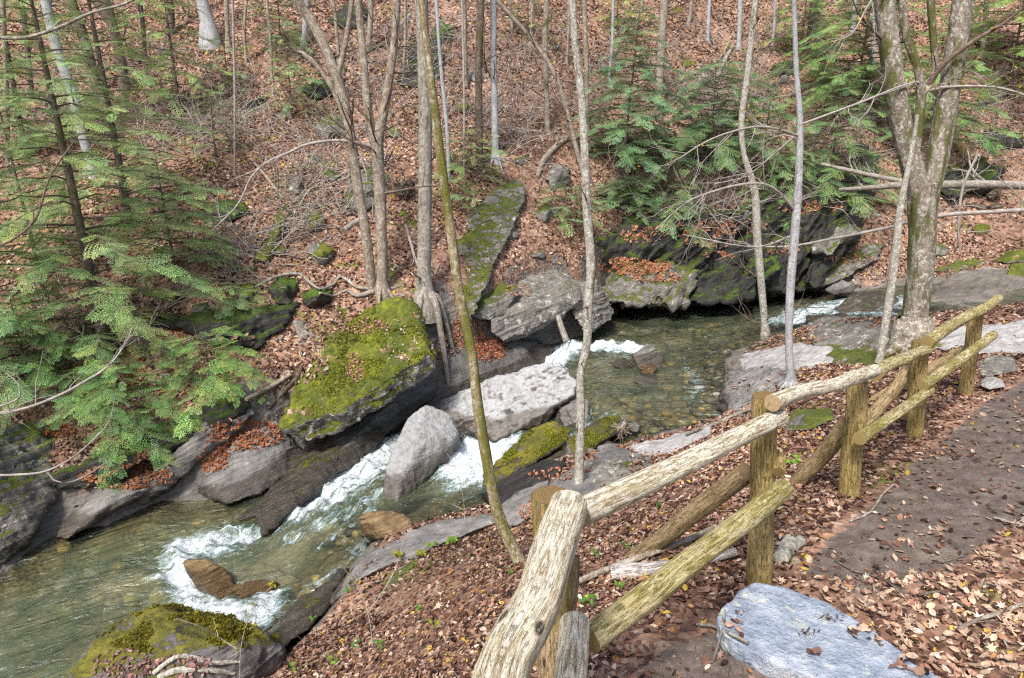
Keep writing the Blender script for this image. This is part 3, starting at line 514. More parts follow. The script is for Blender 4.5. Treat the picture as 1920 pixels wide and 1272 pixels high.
exec_rocks = [
 # the big mossy boulder
 ('boulder', 'huge wedge shaped boulder covered in bright green moss beside the rapids', [(740,552,10.5),(690,580,10.2),(640,612,9.9),(590,690,9.5),(535,755,9.1),(530,800,8.95),(575,828,8.85),(640,800,8.8),(720,748,9.0),(815,690,9.5),(818,665,9.6),(790,600,10.2),(772,565,10.5),(700,690,9.25),(650,740,9.0),(780,640,9.65),(560,795,8.72),(640,768,8.62),(720,718,8.78),(802,662,9.25),(650,802,8.75),(732,748,8.9)], 'mossy', dict(back=1.2, vox=.045, sm=9, amp=.08, strata=.05)),
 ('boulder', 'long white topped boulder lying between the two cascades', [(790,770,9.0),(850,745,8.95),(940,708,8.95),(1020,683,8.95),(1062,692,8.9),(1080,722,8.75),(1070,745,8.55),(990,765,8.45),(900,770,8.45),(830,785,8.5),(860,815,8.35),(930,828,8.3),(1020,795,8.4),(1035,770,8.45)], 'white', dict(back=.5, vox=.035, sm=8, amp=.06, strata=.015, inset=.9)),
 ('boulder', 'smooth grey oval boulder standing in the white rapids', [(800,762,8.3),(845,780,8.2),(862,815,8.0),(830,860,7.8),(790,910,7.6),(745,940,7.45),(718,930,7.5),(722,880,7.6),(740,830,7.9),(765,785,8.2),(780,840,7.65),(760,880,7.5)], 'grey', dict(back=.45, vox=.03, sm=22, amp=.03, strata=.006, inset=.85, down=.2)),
 ('boulder', 'moss capped boulder overhanging a dark hollow at the near bank', [(905,890,7.0),(945,850,7.2),(1000,805,7.5),(1040,793,7.6),(1072,808,7.5),(1060,830,7.3),(1010,858,7.1),(960,885,6.9),(920,925,6.75),(903,915,6.8)], 'foremoss', dict(back=.35, vox=.03, sm=5, amp=.04, strata=.02)),
 ('boulder', 'mossy log shaped rock beside the brown root mass', [(1045,860,7.3),(1070,825,7.6),(1130,780,8.0),(1160,778,8.1),(1170,800,7.9),(1130,830,7.6),(1075,865,7.2)], 'foremoss', dict(back=.3, vox=.03, sm=5, amp=.03, strata=.02)),
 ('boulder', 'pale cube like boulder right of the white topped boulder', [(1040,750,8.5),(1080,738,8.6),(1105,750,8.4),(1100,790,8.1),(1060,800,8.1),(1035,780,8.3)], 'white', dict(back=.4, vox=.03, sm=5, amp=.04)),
 ('boulder', 'large lichen patched boulder with white spot above the cascade', [(922,600,11.0),(960,545,11.5),(1000,510,12.2),(1060,505,12.4),(1085,530,12.0),(1090,560,11.6),(1060,590,11.2),(1000,625,10.7),(945,638,10.6),(925,625,10.8),(990,575,11.0)], 'lichen', dict(back=1., vox=.05, sm=3, amp=.06, strata=.05)),
 ('boulder', 'upright layered grey boulder at the head of the pool', [(1065,545,11.6),(1085,528,11.8),(1120,525,11.7),(1152,585,11.2),(1148,600,11.1),(1105,628,10.8),(1075,590,11.1)], 'lichen', dict(back=.6, vox=.04, sm=1, amp=.05, strata=.06)),
 ('boulder', 'squat rough boulder leaning on the lichen patched one', [(885,590,11.2),(900,555,11.5),(935,530,11.8),(970,540,11.6),(950,590,11.1),(915,600,11.0)], 'halfmoss', dict(back=.6, vox=.04, sm=2, amp=.05, strata=.04)),
 ('rock_fin', 'tall tilted grey fin of rock with bright moss on its left side', [(880,600,11.6),(850,540,12.3),(870,470,13.2),(905,400,14.2),(935,350,15.0),(960,335,15.3),(980,345,15.2),(985,375,14.8),(950,430,14.0),(920,490,13.0),(900,550,12.2),(835,500,12.7),(855,420,13.9)], 'halfmoss', dict(back=.5, vox=.05, sm=2, amp=.07, strata=.05)),
 ('rock', 'small mossy standing stone between fin and lichened boulder', [(940,520,12.6),(950,470,13.3),(968,465,13.4),(972,490,13.1),(958,525,12.6)], 'halfmoss', dict(back=.3, vox=.04, amp=.04)),
 # smooth bedrock along the far side of the rapids
 ('bedrock_slab', 'smooth grey wet bedrock sloping beneath the mossy boulder to the rapids', [(480,960,8.3),(560,850,9.0),(660,780,9.4),(780,700,9.9),(840,720,9.3),(780,775,9.0),(720,825,8.75),(640,870,8.5),(560,930,8.2),(500,1000,7.9)], 'wetslab', dict(back=.3, vox=.05, sm=6, amp=.05, strata=.02, down=.5, inset=1)),
 ('bedrock_slab', 'rounded brown bedrock slab under the tree roots right of mossy boulder', [(800,690,10.0),(850,650,10.5),(930,640,10.7),(1000,640,10.6),(1040,650,10.4),(1010,690,9.8),(930,712,9.5),(850,745,9.2),(800,760,9.1)], 'wetslab', dict(back=.3, vox=.05, sm=7, amp=.05, strata=.02, down=.5, inset=1)),
 ('bedrock_slab', 'bluish smooth rock face behind the white topped boulder', [(790,755,9.1),(830,705,9.5),(880,680,9.8),(870,735,9.1),(830,770,8.95)], 'slab', dict(back=.3, vox=.04, sm=6, amp=.03, down=.3)),
 ('rock_slab', 'broad grey slab with a crack on the far bank left of boulder', [(375,920,8.6),(400,870,8.9),(450,820,9.2),(520,790,9.4),(572,850,8.95),(540,890,8.7),(490,925,8.4),(430,945,8.3)], 'slab', dict(back=.3, vox=.04, sm=3, amp=.035, strata=.03, down=.45, inset=1)),
 ('rock_slab', 'long grey slab sliding into the water under the orange leaf pile', [(108,1005,7.75),(130,970,8.0),(200,920,8.4),(290,880,8.7),(330,885,8.6),(250,935,8.15),(180,980,7.85),(125,1010,7.7)], 'slab', dict(back=.4, vox=.04, sm=3, amp=.04, strata=.04, down=.4, inset=1)),
 ('rock_slab', 'long tilted grey ledge rising behind the cracked slab', [(240,935,8.35),(300,880,8.75),(380,800,9.3),(430,765,9.6),(480,770,9.5),(420,830,9.0),(340,890,8.6),(270,945,8.25)], 'slab', dict(back=.4, vox=.04, sm=2, amp=.05, strata=.05, down=.4, inset=1)),
 ('rock_slab', 'dark layered ledge running under the low hemlock boughs', [(90,900,8.6),(200,850,9.0),(330,790,9.5),(420,740,9.9),(470,760,9.7),(400,810,9.2),(290,860,8.8),(160,920,8.3)], 'dark', dict(back=.6, vox=.05, sm=1, amp=.08, strata=.06, down=.5, inset=1)),
 ('boulder', 'large dark mossy boulder at the left edge above the stream', [(-80,1060,7.0),(-80,880,7.4),(0,800,8.1),(90,790,8.6),(130,850,8.3),(110,930,7.8),(60,990,7.4),(0,1070,7.0),(30,920,7.5)], 'halfmoss', dict(back=1., vox=.05, sm=3, amp=.08, strata=.05)),
 ('boulder', 'rounded white streaked boulder showing through the hemlock boughs', [(275,690,9.9),(300,670,10.1),(350,680,10.1),(360,710,9.8),(320,720,9.6),(280,715,9.7)], 'lichen', dict(back=.5, vox=.04, amp=.04)),
 ('rock_ledge', 'low dark overhanging ledge in the leaves above the hemlock boughs', [(285,605,11.0),(330,615,10.8),(400,625,10.6),(480,650,10.2),(540,575,10.9),(560,570,11.1),(530,610,10.6),(480,655,10.2),(400,640,10.4),(320,600,11.2)], 'dark', dict(back=.8, vox=.05, sm=1, amp=.07, strata=.07, inset=.9)),
 ('rock', 'pale flat stone slab lying alone on the leafy slope', [(550,605,10.75),(575,600,10.9),(597,640,10.5),(565,645,10.4)], 'lichen', dict(back=.2, vox=.025, amp=.02, sm=2)),
 # cliff behind the pool
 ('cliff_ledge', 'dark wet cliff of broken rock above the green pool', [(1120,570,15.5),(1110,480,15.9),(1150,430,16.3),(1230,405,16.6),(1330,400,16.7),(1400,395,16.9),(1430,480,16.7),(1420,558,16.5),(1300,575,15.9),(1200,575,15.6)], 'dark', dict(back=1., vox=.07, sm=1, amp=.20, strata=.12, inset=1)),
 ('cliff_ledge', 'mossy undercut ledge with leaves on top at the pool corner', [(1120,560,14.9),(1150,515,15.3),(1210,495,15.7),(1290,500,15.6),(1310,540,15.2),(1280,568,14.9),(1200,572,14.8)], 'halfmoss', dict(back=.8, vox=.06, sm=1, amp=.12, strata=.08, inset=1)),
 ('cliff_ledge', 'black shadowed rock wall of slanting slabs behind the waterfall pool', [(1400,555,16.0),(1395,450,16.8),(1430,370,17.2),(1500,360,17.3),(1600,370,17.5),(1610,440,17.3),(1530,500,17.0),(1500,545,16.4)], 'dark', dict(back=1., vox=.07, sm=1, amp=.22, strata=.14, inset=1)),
 ('rock_slab', 'moss covered slanting slab right of the waterfall', [(1505,545,16.3),(1560,490,17.0),(1620,462,17.5),(1660,458,17.6),(1640,490,17.2),(1580,525,16.6)], 'halfmoss', dict(back=.5, vox=.06, sm=2, amp=.08, strata=.07)),
 ('boulder', 'dark slab of rock hanging under the hemlock at upper right', [(1600,390,19.0),(1580,330,19.6),(1610,270,20.4),(1650,290,20.2),(1640,350,19.4)], 'dark', dict(back=.8, vox=.07, sm=1, amp=.15, strata=.1)),
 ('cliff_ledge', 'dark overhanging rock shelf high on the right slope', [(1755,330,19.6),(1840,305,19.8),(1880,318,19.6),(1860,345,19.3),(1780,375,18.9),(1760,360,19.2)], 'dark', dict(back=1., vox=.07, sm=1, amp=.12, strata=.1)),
 ('boulder', 'green mossy boulder at the top right under hemlock', [(1830,200,21.5),(1840,165,21.8),(1880,150,21.9),(1895,170,21.6),(1860,195,21.4)], 'mossy', dict(back=.8, vox=.07, amp=.1)),
 ('boulder', 'small grey rock splitting the water above the pool', [(1550,545,16.0),(1580,527,16.2),(1605,535,16.1),(1598,548,15.9),(1565,553,15.8)], 'slab', dict(back=.4, vox=.04, amp=.04)),
 ('boulder', 'grey rock under the thin falling water', [(1565,580,14.9),(1600,550,15.3),(1670,545,15.2),(1690,575,14.6),(1640,598,14.2),(1580,590,14.6)], 'lichen', dict(back=.5, vox=.04, sm=6, amp=.05)),
 ('rock_ledge', 'layered grey ledge jutting over the pool left of the big maple', [(1518,628,11.9),(1530,600,12.3),(1600,598,12.2),(1690,612,11.6),(1690,650,11.0),(1600,658,11.1),(1535,655,11.4)], 'lichen', dict(back=.8, vox=.04, sm=1, amp=.05, strata=.06)),
 ('rock_ledge', 'mossy lower step of the layered ledge beside the pool', [(1530,650,11.0),(1600,655,10.8),(1680,660,10.5),(1650,690,9.9),(1560,685,10.1)], 'halfmoss', dict(back=.5, vox=.04, sm=1, amp=.05, strata=.06)),
 ('bedrock_slab', 'broad pale pinkish bedrock shelf behind the fence at right', [(1700,640,10.8),(1750,590,12.2),(1850,575,12.6),(1930,600,12.0),(1960,660,10.4),(1900,670,10.0),(1800,665,10.2)], 'palewarm', dict(back=.5, vox=.05, sm=5, amp=.05, strata=.02, down=.5, inset=1)),
 ('bedrock_slab', 'glossy grey bedrock sheet with water sliding over it far right', [(1740,560,14.6),(1780,520,16.0),(1850,505,16.4),(1920,510,16.2),(1930,560,14.4),(1850,585,13.6)], 'palewarm', dict(back=.5, vox=.06, sm=5, amp=.06, strata=.03, down=.4, inset=1)),
 ('boulder', 'mossy block at the far right edge beyond the shelf', [(1885,520,15.9),(1895,498,16.2),(1950,490,16.2),(1950,530,15.6)], 'mossy', dict(back=.5, vox=.05, amp=.05)),
 ('rock', 'white and green lichened stone at the end of the fence', [(1830,700,9.0),(1850,668,9.4),(1890,672,9.3),(1905,695,8.9),(1860,706,8.7)], 'lichen', dict(back=.3, vox=.03, amp=.03)),
 ('rock', 'small rounded tan stone at the path edge by the last post', [(1838,722,8.1),(1850,708,8.3),(1880,712,8.2),(1885,726,8.0),(1855,731,7.95)], 'palewarm', dict(back=.2, vox=.02, amp=.015)),
 # near bank of the pool
 ('bedrock_slab', 'pale carved rock ledge on the near side of the pool', [(1360,672,10.4),(1420,658,10.5),(1500,645,10.5),(1560,655,10.1),(1560,690,9.4),(1480,700,9.3),(1400,705,9.5),(1362,690,10.0)], 'palewarm', dict(back=.3, vox=.035, sm=3, amp=.04, strata=.03, down=.3, inset=1)),
 ('boulder', 'rippled grey rock face dropping into the pool beneath the pale ledge', [(1370,700,9.9),(1440,690,9.5),(1530,700,9.2),(1540,730,8.7),(1440,770,8.5),(1385,780,8.7),(1352,745,9.2)], 'slab', dict(back=.4, vox=.03, sm=1, amp=.06, strata=.05, down=.4, inset=1)),
 ('rock_slab', 'flat green stained stone slab in the leaves behind the second post', [(1468,800,6.3),(1500,775,6.6),(1560,768,6.7),(1568,785,6.5),(1520,805,6.2),(1475,808,6.2)], 'halfmoss', dict(back=.15, vox=.025, amp=.02, strata=.02)),
 ('rock_slab', 'thin pale slabs along the pool edge behind the fence', [(1180,838,8.0),(1240,825,8.2),(1330,800,8.6),(1330,815,8.3),(1260,850,7.7),(1200,860,7.5)], 'palewarm', dict(back=.2, vox=.03, amp=.03, strata=.03, down=.2, inset=1)),
 ('rock_slab', 'stack of pale layered slabs left of the thin birch', [(990,875,7.3),(1050,845,7.7),(1180,850,7.7),(1230,870,7.3),(1190,905,6.8),(1100,915,6.7),(1030,915,6.8)], 'lichen', dict(back=.3, vox=.03, amp=.04, strata=.05, down=.25, inset=1, sm=2)),
 ('rock', 'light stone slab end just above the left rail', [(1020,905,6.7),(1080,880,7.0),(1140,890,6.8),(1120,930,6.35),(1060,940,6.25)], 'slab', dict(back=.3, vox=.03, amp=.03, down=.2, inset=1)),
 ('rock', 'grey stone with olive top beside the birch stem', [(1115,855,7.4),(1140,835,7.6),(1180,845,7.5),(1190,865,7.2),(1140,872,7.1)], 'slab', dict(back=.25, vox=.025, amp=.03)),
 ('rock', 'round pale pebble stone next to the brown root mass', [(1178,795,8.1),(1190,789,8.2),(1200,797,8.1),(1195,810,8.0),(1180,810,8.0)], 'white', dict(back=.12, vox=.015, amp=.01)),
 ('bedrock_slab', 'dark bedrock strip with white streaks along the lower near bank', [(640,1085,6.05),(700,1035,6.35),(800,985,6.7),(900,965,6.85),(940,975,6.5),(860,1000,6.25),(760,1030,6.05),(680,1080,5.75),(620,1130,5.6)], 'slab', dict(back=.2, vox=.03, sm=4, amp=.03, strata=.02, down=.3, inset=1)),
 ('bedrock_slab', 'grey bedrock shelf at the near bank behind the leaning mossy trunk', [(930,960,6.7),(985,915,7.1),(1030,900,7.0),(1020,950,6.3),(970,985,6.1),(940,985,6.2)], 'slab', dict(back=.2, vox=.03, sm=4, amp=.03, down=.3, inset=1)),
 ('bedrock_slab', 'dark wet bedrock at the water edge below the small green plants', [(470,1220,5.75),(530,1160,6.0),(600,1100,6.2),(650,1070,6.2),(620,1130,5.6),(580,1180,5.3),(530,1215,5.15)], 'wetslab', dict(back=.2, vox=.03, sm=5, amp=.05, down=.3, inset=1)),
 ('boulder', 'brown triangular rock breaking the lower white water', [(345,1052,6.75),(385,1050,6.8),(425,1070,6.6),(445,1110,6.2),(410,1125,6.1),(378,1110,6.25),(352,1075,6.55)], 'brownwet', dict(back=.3, vox=.025, sm=3, amp=.03, down=.1)),
 ('boulder', 'low brown wet rock trailing right of the triangular one', [(430,1100,6.4),(480,1085,6.5),(520,1090,6.4),(500,1115,6.1),(450,1120,6.1)], 'brownwet', dict(back=.25, vox=.025, sm=6, amp=.025, down=.15)),
 ('boulder', 'knobbly olive rock in the shallows at the grey boulder foot', [(670,970,7.1),(700,960,7.2),(740,965,7.1),(780,985,6.8),(740,1005,6.6),(690,1000,6.7)], 'brownwet', dict(back=.25, vox=.025, sm=2, amp=.05, down=.1)),
 ('boulder', 'large foreground boulder with olive moss at the bottom left', [(120,1290,4.7),(180,1210,5.05),(250,1150,5.35),(330,1140,5.4),(420,1160,5.25),(500,1195,5.05),(530,1215,4.95),(480,1260,4.7),(380,1310,4.5),(250,1340,4.35),(330,1185,4.75),(420,1210,4.62),(250,1220,4.7)], 'foremoss', dict(back=.5, vox=.03, sm=5, amp=.06, strata=.02, down=.4, inset=1)),
 ('rock', 'tilted flat stone with a moss stripe among the green seedlings', [(708,1118,4.95),(735,1078,5.25),(775,1050,5.45),(790,1065,5.3),(745,1115,4.9),(725,1130,4.8)], 'halfmoss', dict(back=.12, vox=.02, amp=.015)),
 ('rock', 'grey boulder rock in the shallow pool behind the cascade foam', [(1185,665,9.9),(1215,645,10.2),(1245,665,9.9),(1240,690,9.5),(1200,695,9.4)], 'slab', dict(back=.3, vox=.025, amp=.035, down=.05)),
 ('rock', 'dark flat stone awash left of the pool boulder', [(1140,680,9.6),(1170,672,9.8),(1190,685,9.6),(1170,695,9.4)], 'wetslab', dict(back=.2, vox=.025, amp=.02)),
 ('rock', 'olive rounded stone in front of the pool boulder', [(1200,690,9.4),(1220,680,9.5),(1235,690,9.4),(1225,702,9.2),(1205,702,9.2)], 'brownwet', dict(back=.15, vox=.02, amp=.02)),
 ('rock', 'flat slaty stone near the middle of the pool', [(1185,712,9.1),(1210,705,9.3),(1235,715,9.1),(1210,725,8.95)], 'slab', dict(back=.12, vox=.02, amp=.015)),
 ('cliff_ledge', 'green mossy block jutting from the dark cliff above the leaf shelf', [(1150,455,15.6),(1200,425,15.7),(1270,405,15.8),(1285,440,15.5),(1230,470,15.3),(1170,490,15.3)], 'cliffmoss', dict(back=.6, vox=.05, sm=1, amp=.12)),
 ('cliff_ledge', 'jutting mossy nose of rock at the centre of the cliff', [(1290,440,15.7),(1350,420,15.8),(1400,440,15.8),(1390,480,15.5),(1330,500,15.3),(1300,480,15.4)], 'cliffmoss', dict(back=.6, vox=.05, sm=1, amp=.12)),
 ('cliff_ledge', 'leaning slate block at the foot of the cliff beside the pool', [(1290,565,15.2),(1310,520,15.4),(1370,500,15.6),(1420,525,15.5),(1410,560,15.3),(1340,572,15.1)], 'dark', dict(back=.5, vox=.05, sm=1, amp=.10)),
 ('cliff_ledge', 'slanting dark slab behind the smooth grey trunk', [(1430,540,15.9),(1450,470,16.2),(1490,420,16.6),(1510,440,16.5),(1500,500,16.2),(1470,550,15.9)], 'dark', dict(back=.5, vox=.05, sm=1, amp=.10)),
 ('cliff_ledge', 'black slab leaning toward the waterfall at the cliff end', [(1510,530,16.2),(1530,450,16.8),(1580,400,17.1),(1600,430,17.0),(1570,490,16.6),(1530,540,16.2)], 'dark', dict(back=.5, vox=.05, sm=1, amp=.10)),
 ('rock', 'block painted black as the shade in the hollow beneath the moss capped boulder', [(903,925,6.95),(945,905,7.0),(1030,862,7.2),(1062,868,7.15),(1040,905,6.85),(985,945,6.65),(935,955,6.7)], 'black', dict(back=.3, vox=.03, amp=.03, down=.15)),  # added block, its black colour stands in for shade under the overhang
 ('bedrock_slab', 'ridge of brown grey bedrock left of the white rapids', [(440,975,7.9),(490,940,8.2),(560,890,8.6),(610,868,8.7),(600,885,8.5),(560,915,8.1),(500,965,7.8)], 'wetslab', dict(back=.2, vox=.04, sm=3, amp=.05, down=.3, inset=1)),
 ('rock_ledge', 'mossy broken ledge on the slope left of the outstretched branch', [(380,400,15),(410,375,15),(450,380,15),(470,400,15),(430,420,15)], 'cliffmoss', dict(amp=.1, back=.5)),
 ('rock_ledge', 'long dark ledge under leaves between the sapling and forked tree', [(560,170,17),(600,140,17),(640,150,17),(640,175,17),(590,190,17)], 'dark', dict(amp=.1, back=.5)),
 ('rock_ledge', 'mossy ledge at the foot of the cone shaped hemlock', [(1120,370,17),(1170,350,17),(1230,360,17),(1240,385,17),(1160,395,17)], 'cliffmoss', dict(amp=.1, back=.5)),
 ('rock_ledge', 'dark ledge in shade between cone hemlock and mottled trunk', [(1260,290,17),(1320,270,17),(1370,290,17),(1350,315,17),(1290,320,17)], 'dark', dict(amp=.1, back=.5)),
 ('rock_ledge', 'small dark ledge near the top right of centre', [(1440,130,17),(1475,112,17),(1510,125,17),(1490,142,17),(1455,145,17)], 'dark', dict(amp=.08, back=.5)),
 ('rock_ledge', 'dark ledge on the right slope uphill of the long fallen trunk', [(1830,255,17),(1870,240,17),(1920,250,17),(1920,275,17),(1860,280,17)], 'dark', dict(amp=.1, back=.5)),
 ('rock_ledge', 'mossy ledge beneath the pale snaking roots', [(560,555,12.5),(600,540,12.5),(630,550,12.5),(610,572,12.5),(575,575,12.5)], 'cliffmoss', dict(amp=.08, back=.4)),
 ('rock_ledge', 'dark ledge over the left hemlock boughs near snaking roots', [(500,540,12.5),(530,520,12.5),(560,530,12.5),(550,570,12.5),(515,575,12.5)], 'cliffmoss', dict(amp=.08, back=.4)),
 ('rock_ledge', 'mossy rocks at the top between straight trunk and slim dark trunk', [(805,60,17),(825,40,17),(850,50,17),(850,80,17),(820,85,17)], 'cliffmoss', dict(amp=.08, back=.4)),
 ('rock_ledge', 'green mossy stones uphill of the snaking roots', [(570,480,12.5),(605,455,12.5),(630,470,12.5),(610,495,12.5)], 'mossy', dict(amp=.08, back=.4)),
 ('cliff_ledge', 'small mossy ledge low on the dark cliff near the mottled trunk', [(1395,520,15.7),(1410,490,15.7),(1450,485,15.7),(1465,505,15.6),(1430,525,15.5)], 'cliffmoss', dict(back=.5, vox=.05, sm=1, amp=.10)),
 ('cliff_ledge', 'thin grey slab leaning across the middle of the dark cliff', [(1320,480,15.5),(1360,450,15.7),(1430,425,15.9),(1440,440,15.7),(1380,475,15.4)], 'lichen', dict(back=.4, vox=.05, sm=1, amp=.08)),
 ('cliff_ledge', 'grey slate edge below the leaves at the right end of the cliff', [(1530,470,16.4),(1570,430,16.6),(1610,415,16.8),(1615,430,16.6),(1560,480,16.2)], 'halfmoss', dict(back=.4, vox=.05, sm=1, amp=.08)),
 # hillside
 ('rock', 'black wedge shaped rock jutting from the upper left slope', [(445,200,17.6),(475,208,17.4),(500,190,17.5),(505,180,17.8),(480,190,17.7)], 'dark', dict(back=.5, vox=.04, amp=.05)),
 ('rock_ledge', 'mossy rock outcrop behind the paired trunks high on the slope', [(740,165,18.2),(770,90,19.4),(830,75,19.8),(830,150,18.3),(800,165,18.0)], 'dark', dict(back=.6, vox=.06, sm=1, amp=.12, strata=.1)),
 ('rock_ledge', 'dark outcrop at the very top left of centre', [(620,45,21.2),(640,10,22.2),(680,5,22.4),(690,45,21.2),(660,55,20.9)], 'dark', dict(back=.8, vox=.06, sm=1, amp=.12, strata=.1)),
 ('rock_ledge', 'mossy vertical rock behind the forked tree trunks', [(645,390,14.1),(650,350,14.7),(690,310,15.4),(730,330,15.0),(720,380,14.2),(680,395,14.0)], 'halfmoss', dict(back=.5, vox=.05, sm=1, amp=.08, strata=.06)),
 ('rock_slab', 'green mossy upright slab on the slope left of the trunks', [(478,490,12.2),(500,460,12.7),(520,420,13.3),(535,380,13.9),(545,400,13.6),(535,440,12.9),(500,490,12.1)], 'mossy', dict(back=.3, vox=.04, sm=1, amp=.06, strata=.05)),
 ('rock', 'low mossy stone in leaves above the fallen branch', [(570,405,13.6),(605,398,13.8),(612,425,13.3),(585,432,13.2)], 'mossy', dict(back=.4, vox=.04, amp=.05)),
 ('rock_ledge', 'long low moss edged ledge uphill of the pale flat stone', [(545,520,11.9),(600,505,12.2),(660,505,12.2),(690,515,12.0),(640,525,11.7),(560,530,11.7)], 'halfmoss', dict(back=.5, vox=.04, sm=1, amp=.06, strata=.05)),
 ('rock', 'grey mossy stone at the foot of the paired trunks', [(630,575,11.2),(660,565,11.4),(672,590,11.1),(640,600,10.9)], 'halfmoss', dict(back=.3, vox=.04, amp=.04)),
 ('rock', 'rounded green mossy stone beside the dark slender trunk', [(855,205,17.6),(870,192,17.9),(888,205,17.6),(870,215,17.4)], 'mossy', dict(back=.3, vox=.04, amp=.04)),
 ('rock', 'pale lichened stone low behind the orange barked trunk', [(875,150,18.9),(885,130,19.3),(905,135,19.2),(905,158,18.7)], 'lichen', dict(back=.3, vox=.04, amp=.05)),
 ('rock', 'small flat stone on the slope above the dark root plate', [(745,345,14.6),(765,335,14.9),(780,343,14.7),(765,352,14.5)], 'lichen', dict(back=.3, vox=.03, amp=.03)),
 ('rock_ledge', 'grey broken rocks uphill of the curved fallen log', [(1020,335,16.0),(1035,310,16.5),(1068,320,16.3),(1065,345,15.9),(1035,355,15.7)], 'lichen', dict(back=.5, vox=.05, sm=1, amp=.08, strata=.06)),
 ('rock', 'mossy boulder below the broken rocks left of the birch', [(1000,400,14.9),(1030,385,15.2),(1045,400,14.9),(1020,420,14.6)], 'halfmoss', dict(back=.4, vox=.05, amp=.06)),
 ('rock', 'grey lichened stone on the slope by the upper ledge', [(540,355,14.5),(555,330,14.9),(568,345,14.7),(560,365,14.3)], 'lichen', dict(back=.2, vox=.03, amp=.04)),
 ('rock_ledge', 'mossy dark ledge with leaves in the middle of slope', [(590,240,16.6),(610,215,17.0),(645,225,16.8),(650,255,16.2),(610,262,16.1)], 'halfmoss', dict(back=.5, vox=.05, sm=1, amp=.08, strata=.05)),
 ('rock', 'brown mossy stone in the leaves left of the hemlock trunk', [(120,640,10.5),(150,630,10.7),(170,650,10.4),(140,660,10.2)], 'halfmoss', dict(back=.3, vox=.04, amp=.04)),
 ('rock', 'dark mossy rock under the black root tangle above the roots', [(800,545,12.0),(830,540,12.1),(845,570,11.7),(815,580,11.5)], 'dark', dict(back=.4, vox=.04, amp=.06)),
 ('rock', 'dark squarish stone at the edge of the rounded brown bedrock', [(785,620,10.9),(820,605,11.1),(835,625,10.8),(810,640,10.6)], 'slab', dict(back=.4, vox=.04, amp=.05)),
 ('rock_slab', 'grey slabs under green moss at far right of the slope', [(1750,510,16.8),(1800,490,17.2),(1850,490,17.1),(1830,510,16.7)], 'halfmoss', dict(back=.4, vox=.06, amp=.06)),
 ('rock', 'mossy hump at the right edge above the water sheet', [(1865,490,17.1),(1890,472,17.5),(1940,470,17.5),(1940,495,17.0)], 'mossy', dict(back=.4, vox=.06, amp=.06)),
]
AUTO = ('smooth grey wet bedrock', 'rounded brown bedrock', 'bluish smooth rock', 'broad grey slab', 'long grey slab', 'long tilted grey', 'dark layered ledge', 'ridge of brown', 'dark wet bedrock at', 'broad pale pinkish', 'white and green lichened', 'small rounded tan', 'layered grey ledge jutting', 'mossy lower step', 'thin pale slabs', 'stack of pale layered', 'light stone slab end', 'grey stone with olive', 'dark bedrock strip', 'grey bedrock shelf', 'flat green stained')
for k, (nm, lb, pts, mt, kw) in enumerate(exec_rocks):
    if pts[0][2] > 12 and pts[0][1] < 500 and nm != 'rock_fin' or lb.startswith('low dark overhanging') or (nm == 'rock_ledge' and pts[0][2] in (12.5, 15, 17)): kw['auto'] = True; kw['prot'] = .5 if nm == 'rock_ledge' else .32
    if lb.startswith(AUTO): kw['auto'] = True; kw['prot'] = .22; kw['down'] = .0
    if nm == 'cliff_ledge' and pts[0][2] < 16.3 and 'amp' in kw and kw['amp'] <= .12 and kw.get('back') < .8: kw.update(fr=((3., 1.), (9., .5)), sdir=(-.70, .15, .66), strata=.10)
    elif nm == 'cliff_ledge': kw.update(auto=False, fr=((1.7, 1.), (4.5, .45), (12., .18)), sdir=(-.70, .15, .66), strata=.30, amp=.12, vox=.05)
    kw['vox'] = kw.get('vox', .05) * (.72 if pts[0][2] < 12 else .85)
    rock(nm, lb, pts, mt, seed=k, **kw)
# flagstone step
def flagstone():
    out = [(1343,1168),(1352,1140),(1385,1108),(1418,1090),(1470,1098),(1520,1118),(1590,1150),(1650,1190),(1710,1230),(1790,1290),(1850,1345),(1640,1345),(1560,1280),(1500,1262),(1440,1235),(1400,1215),(1360,1190)]
    top = [Z(a, b, -2.185 - .01 * (b - 1090) / 200) for a, b in out]
    bm = bmesh.new(); vt = [bm.verts.new(t) for t in top]; vb = [bm.verts.new((t[0] * 1., t[1], t[2] - .10)) for t in top]
    bm.faces.new(vt[::-1]); bm.faces.new(vb); n = len(vt)
    for i in range(n): bm.faces.new((vt[i], vt[(i + 1) % n], vb[(i + 1) % n], vb[i]))
    bmesh.ops.recalc_face_normals(bm, faces=bm.faces); me = bpy.data.meshes.new('t'); bm.to_mesh(me); bm.free(); o = link(bpy.data.objects.new('t', me))
    r = o.modifiers.new('r', 'REMESH'); r.mode = 'VOXEL'; r.voxel_size = .010; s = o.modifiers.new('s', 'SMOOTH'); s.iterations = 1
    m2 = bpy.data.meshes.new_from_object(o.evaluated_get(bpy.context.evaluated_depsgraph_get())); bpy.data.objects.remove(o)
    n = len(m2.vertices); V = np.empty(n * 3, np.float32); m2.vertices.foreach_get('co', V); V = V.reshape(-1, 3); N = np.empty(n * 3, np.float32); m2.vertices.foreach_get('normal', N); N = N.reshape(-1, 3)
    V = V + N * (.007 * fbm(V[:, 0] * 6, V[:, 1] * 6, V[:, 2] * 9, 5))[:, None]; V[:, 0] += .018 * fbm(V[:, 0] * 7, V[:, 1] * 7, 3., 4); V[:, 1] += .018 * fbm(V[:, 0] * 7, V[:, 1] * 7, 13., 4); m2.vertices.foreach_set('co', V.astype(np.float32).ravel())
    m2.polygons.foreach_set('use_smooth', np.ones(len(m2.polygons), bool)); m2.update()
    o = obj('flagstone', m2, M['flag']); origin(o, V.mean(0)); meta(o, 'large bluish white flagstone step set in the path in front of the post', 'stone step')
flagstone()
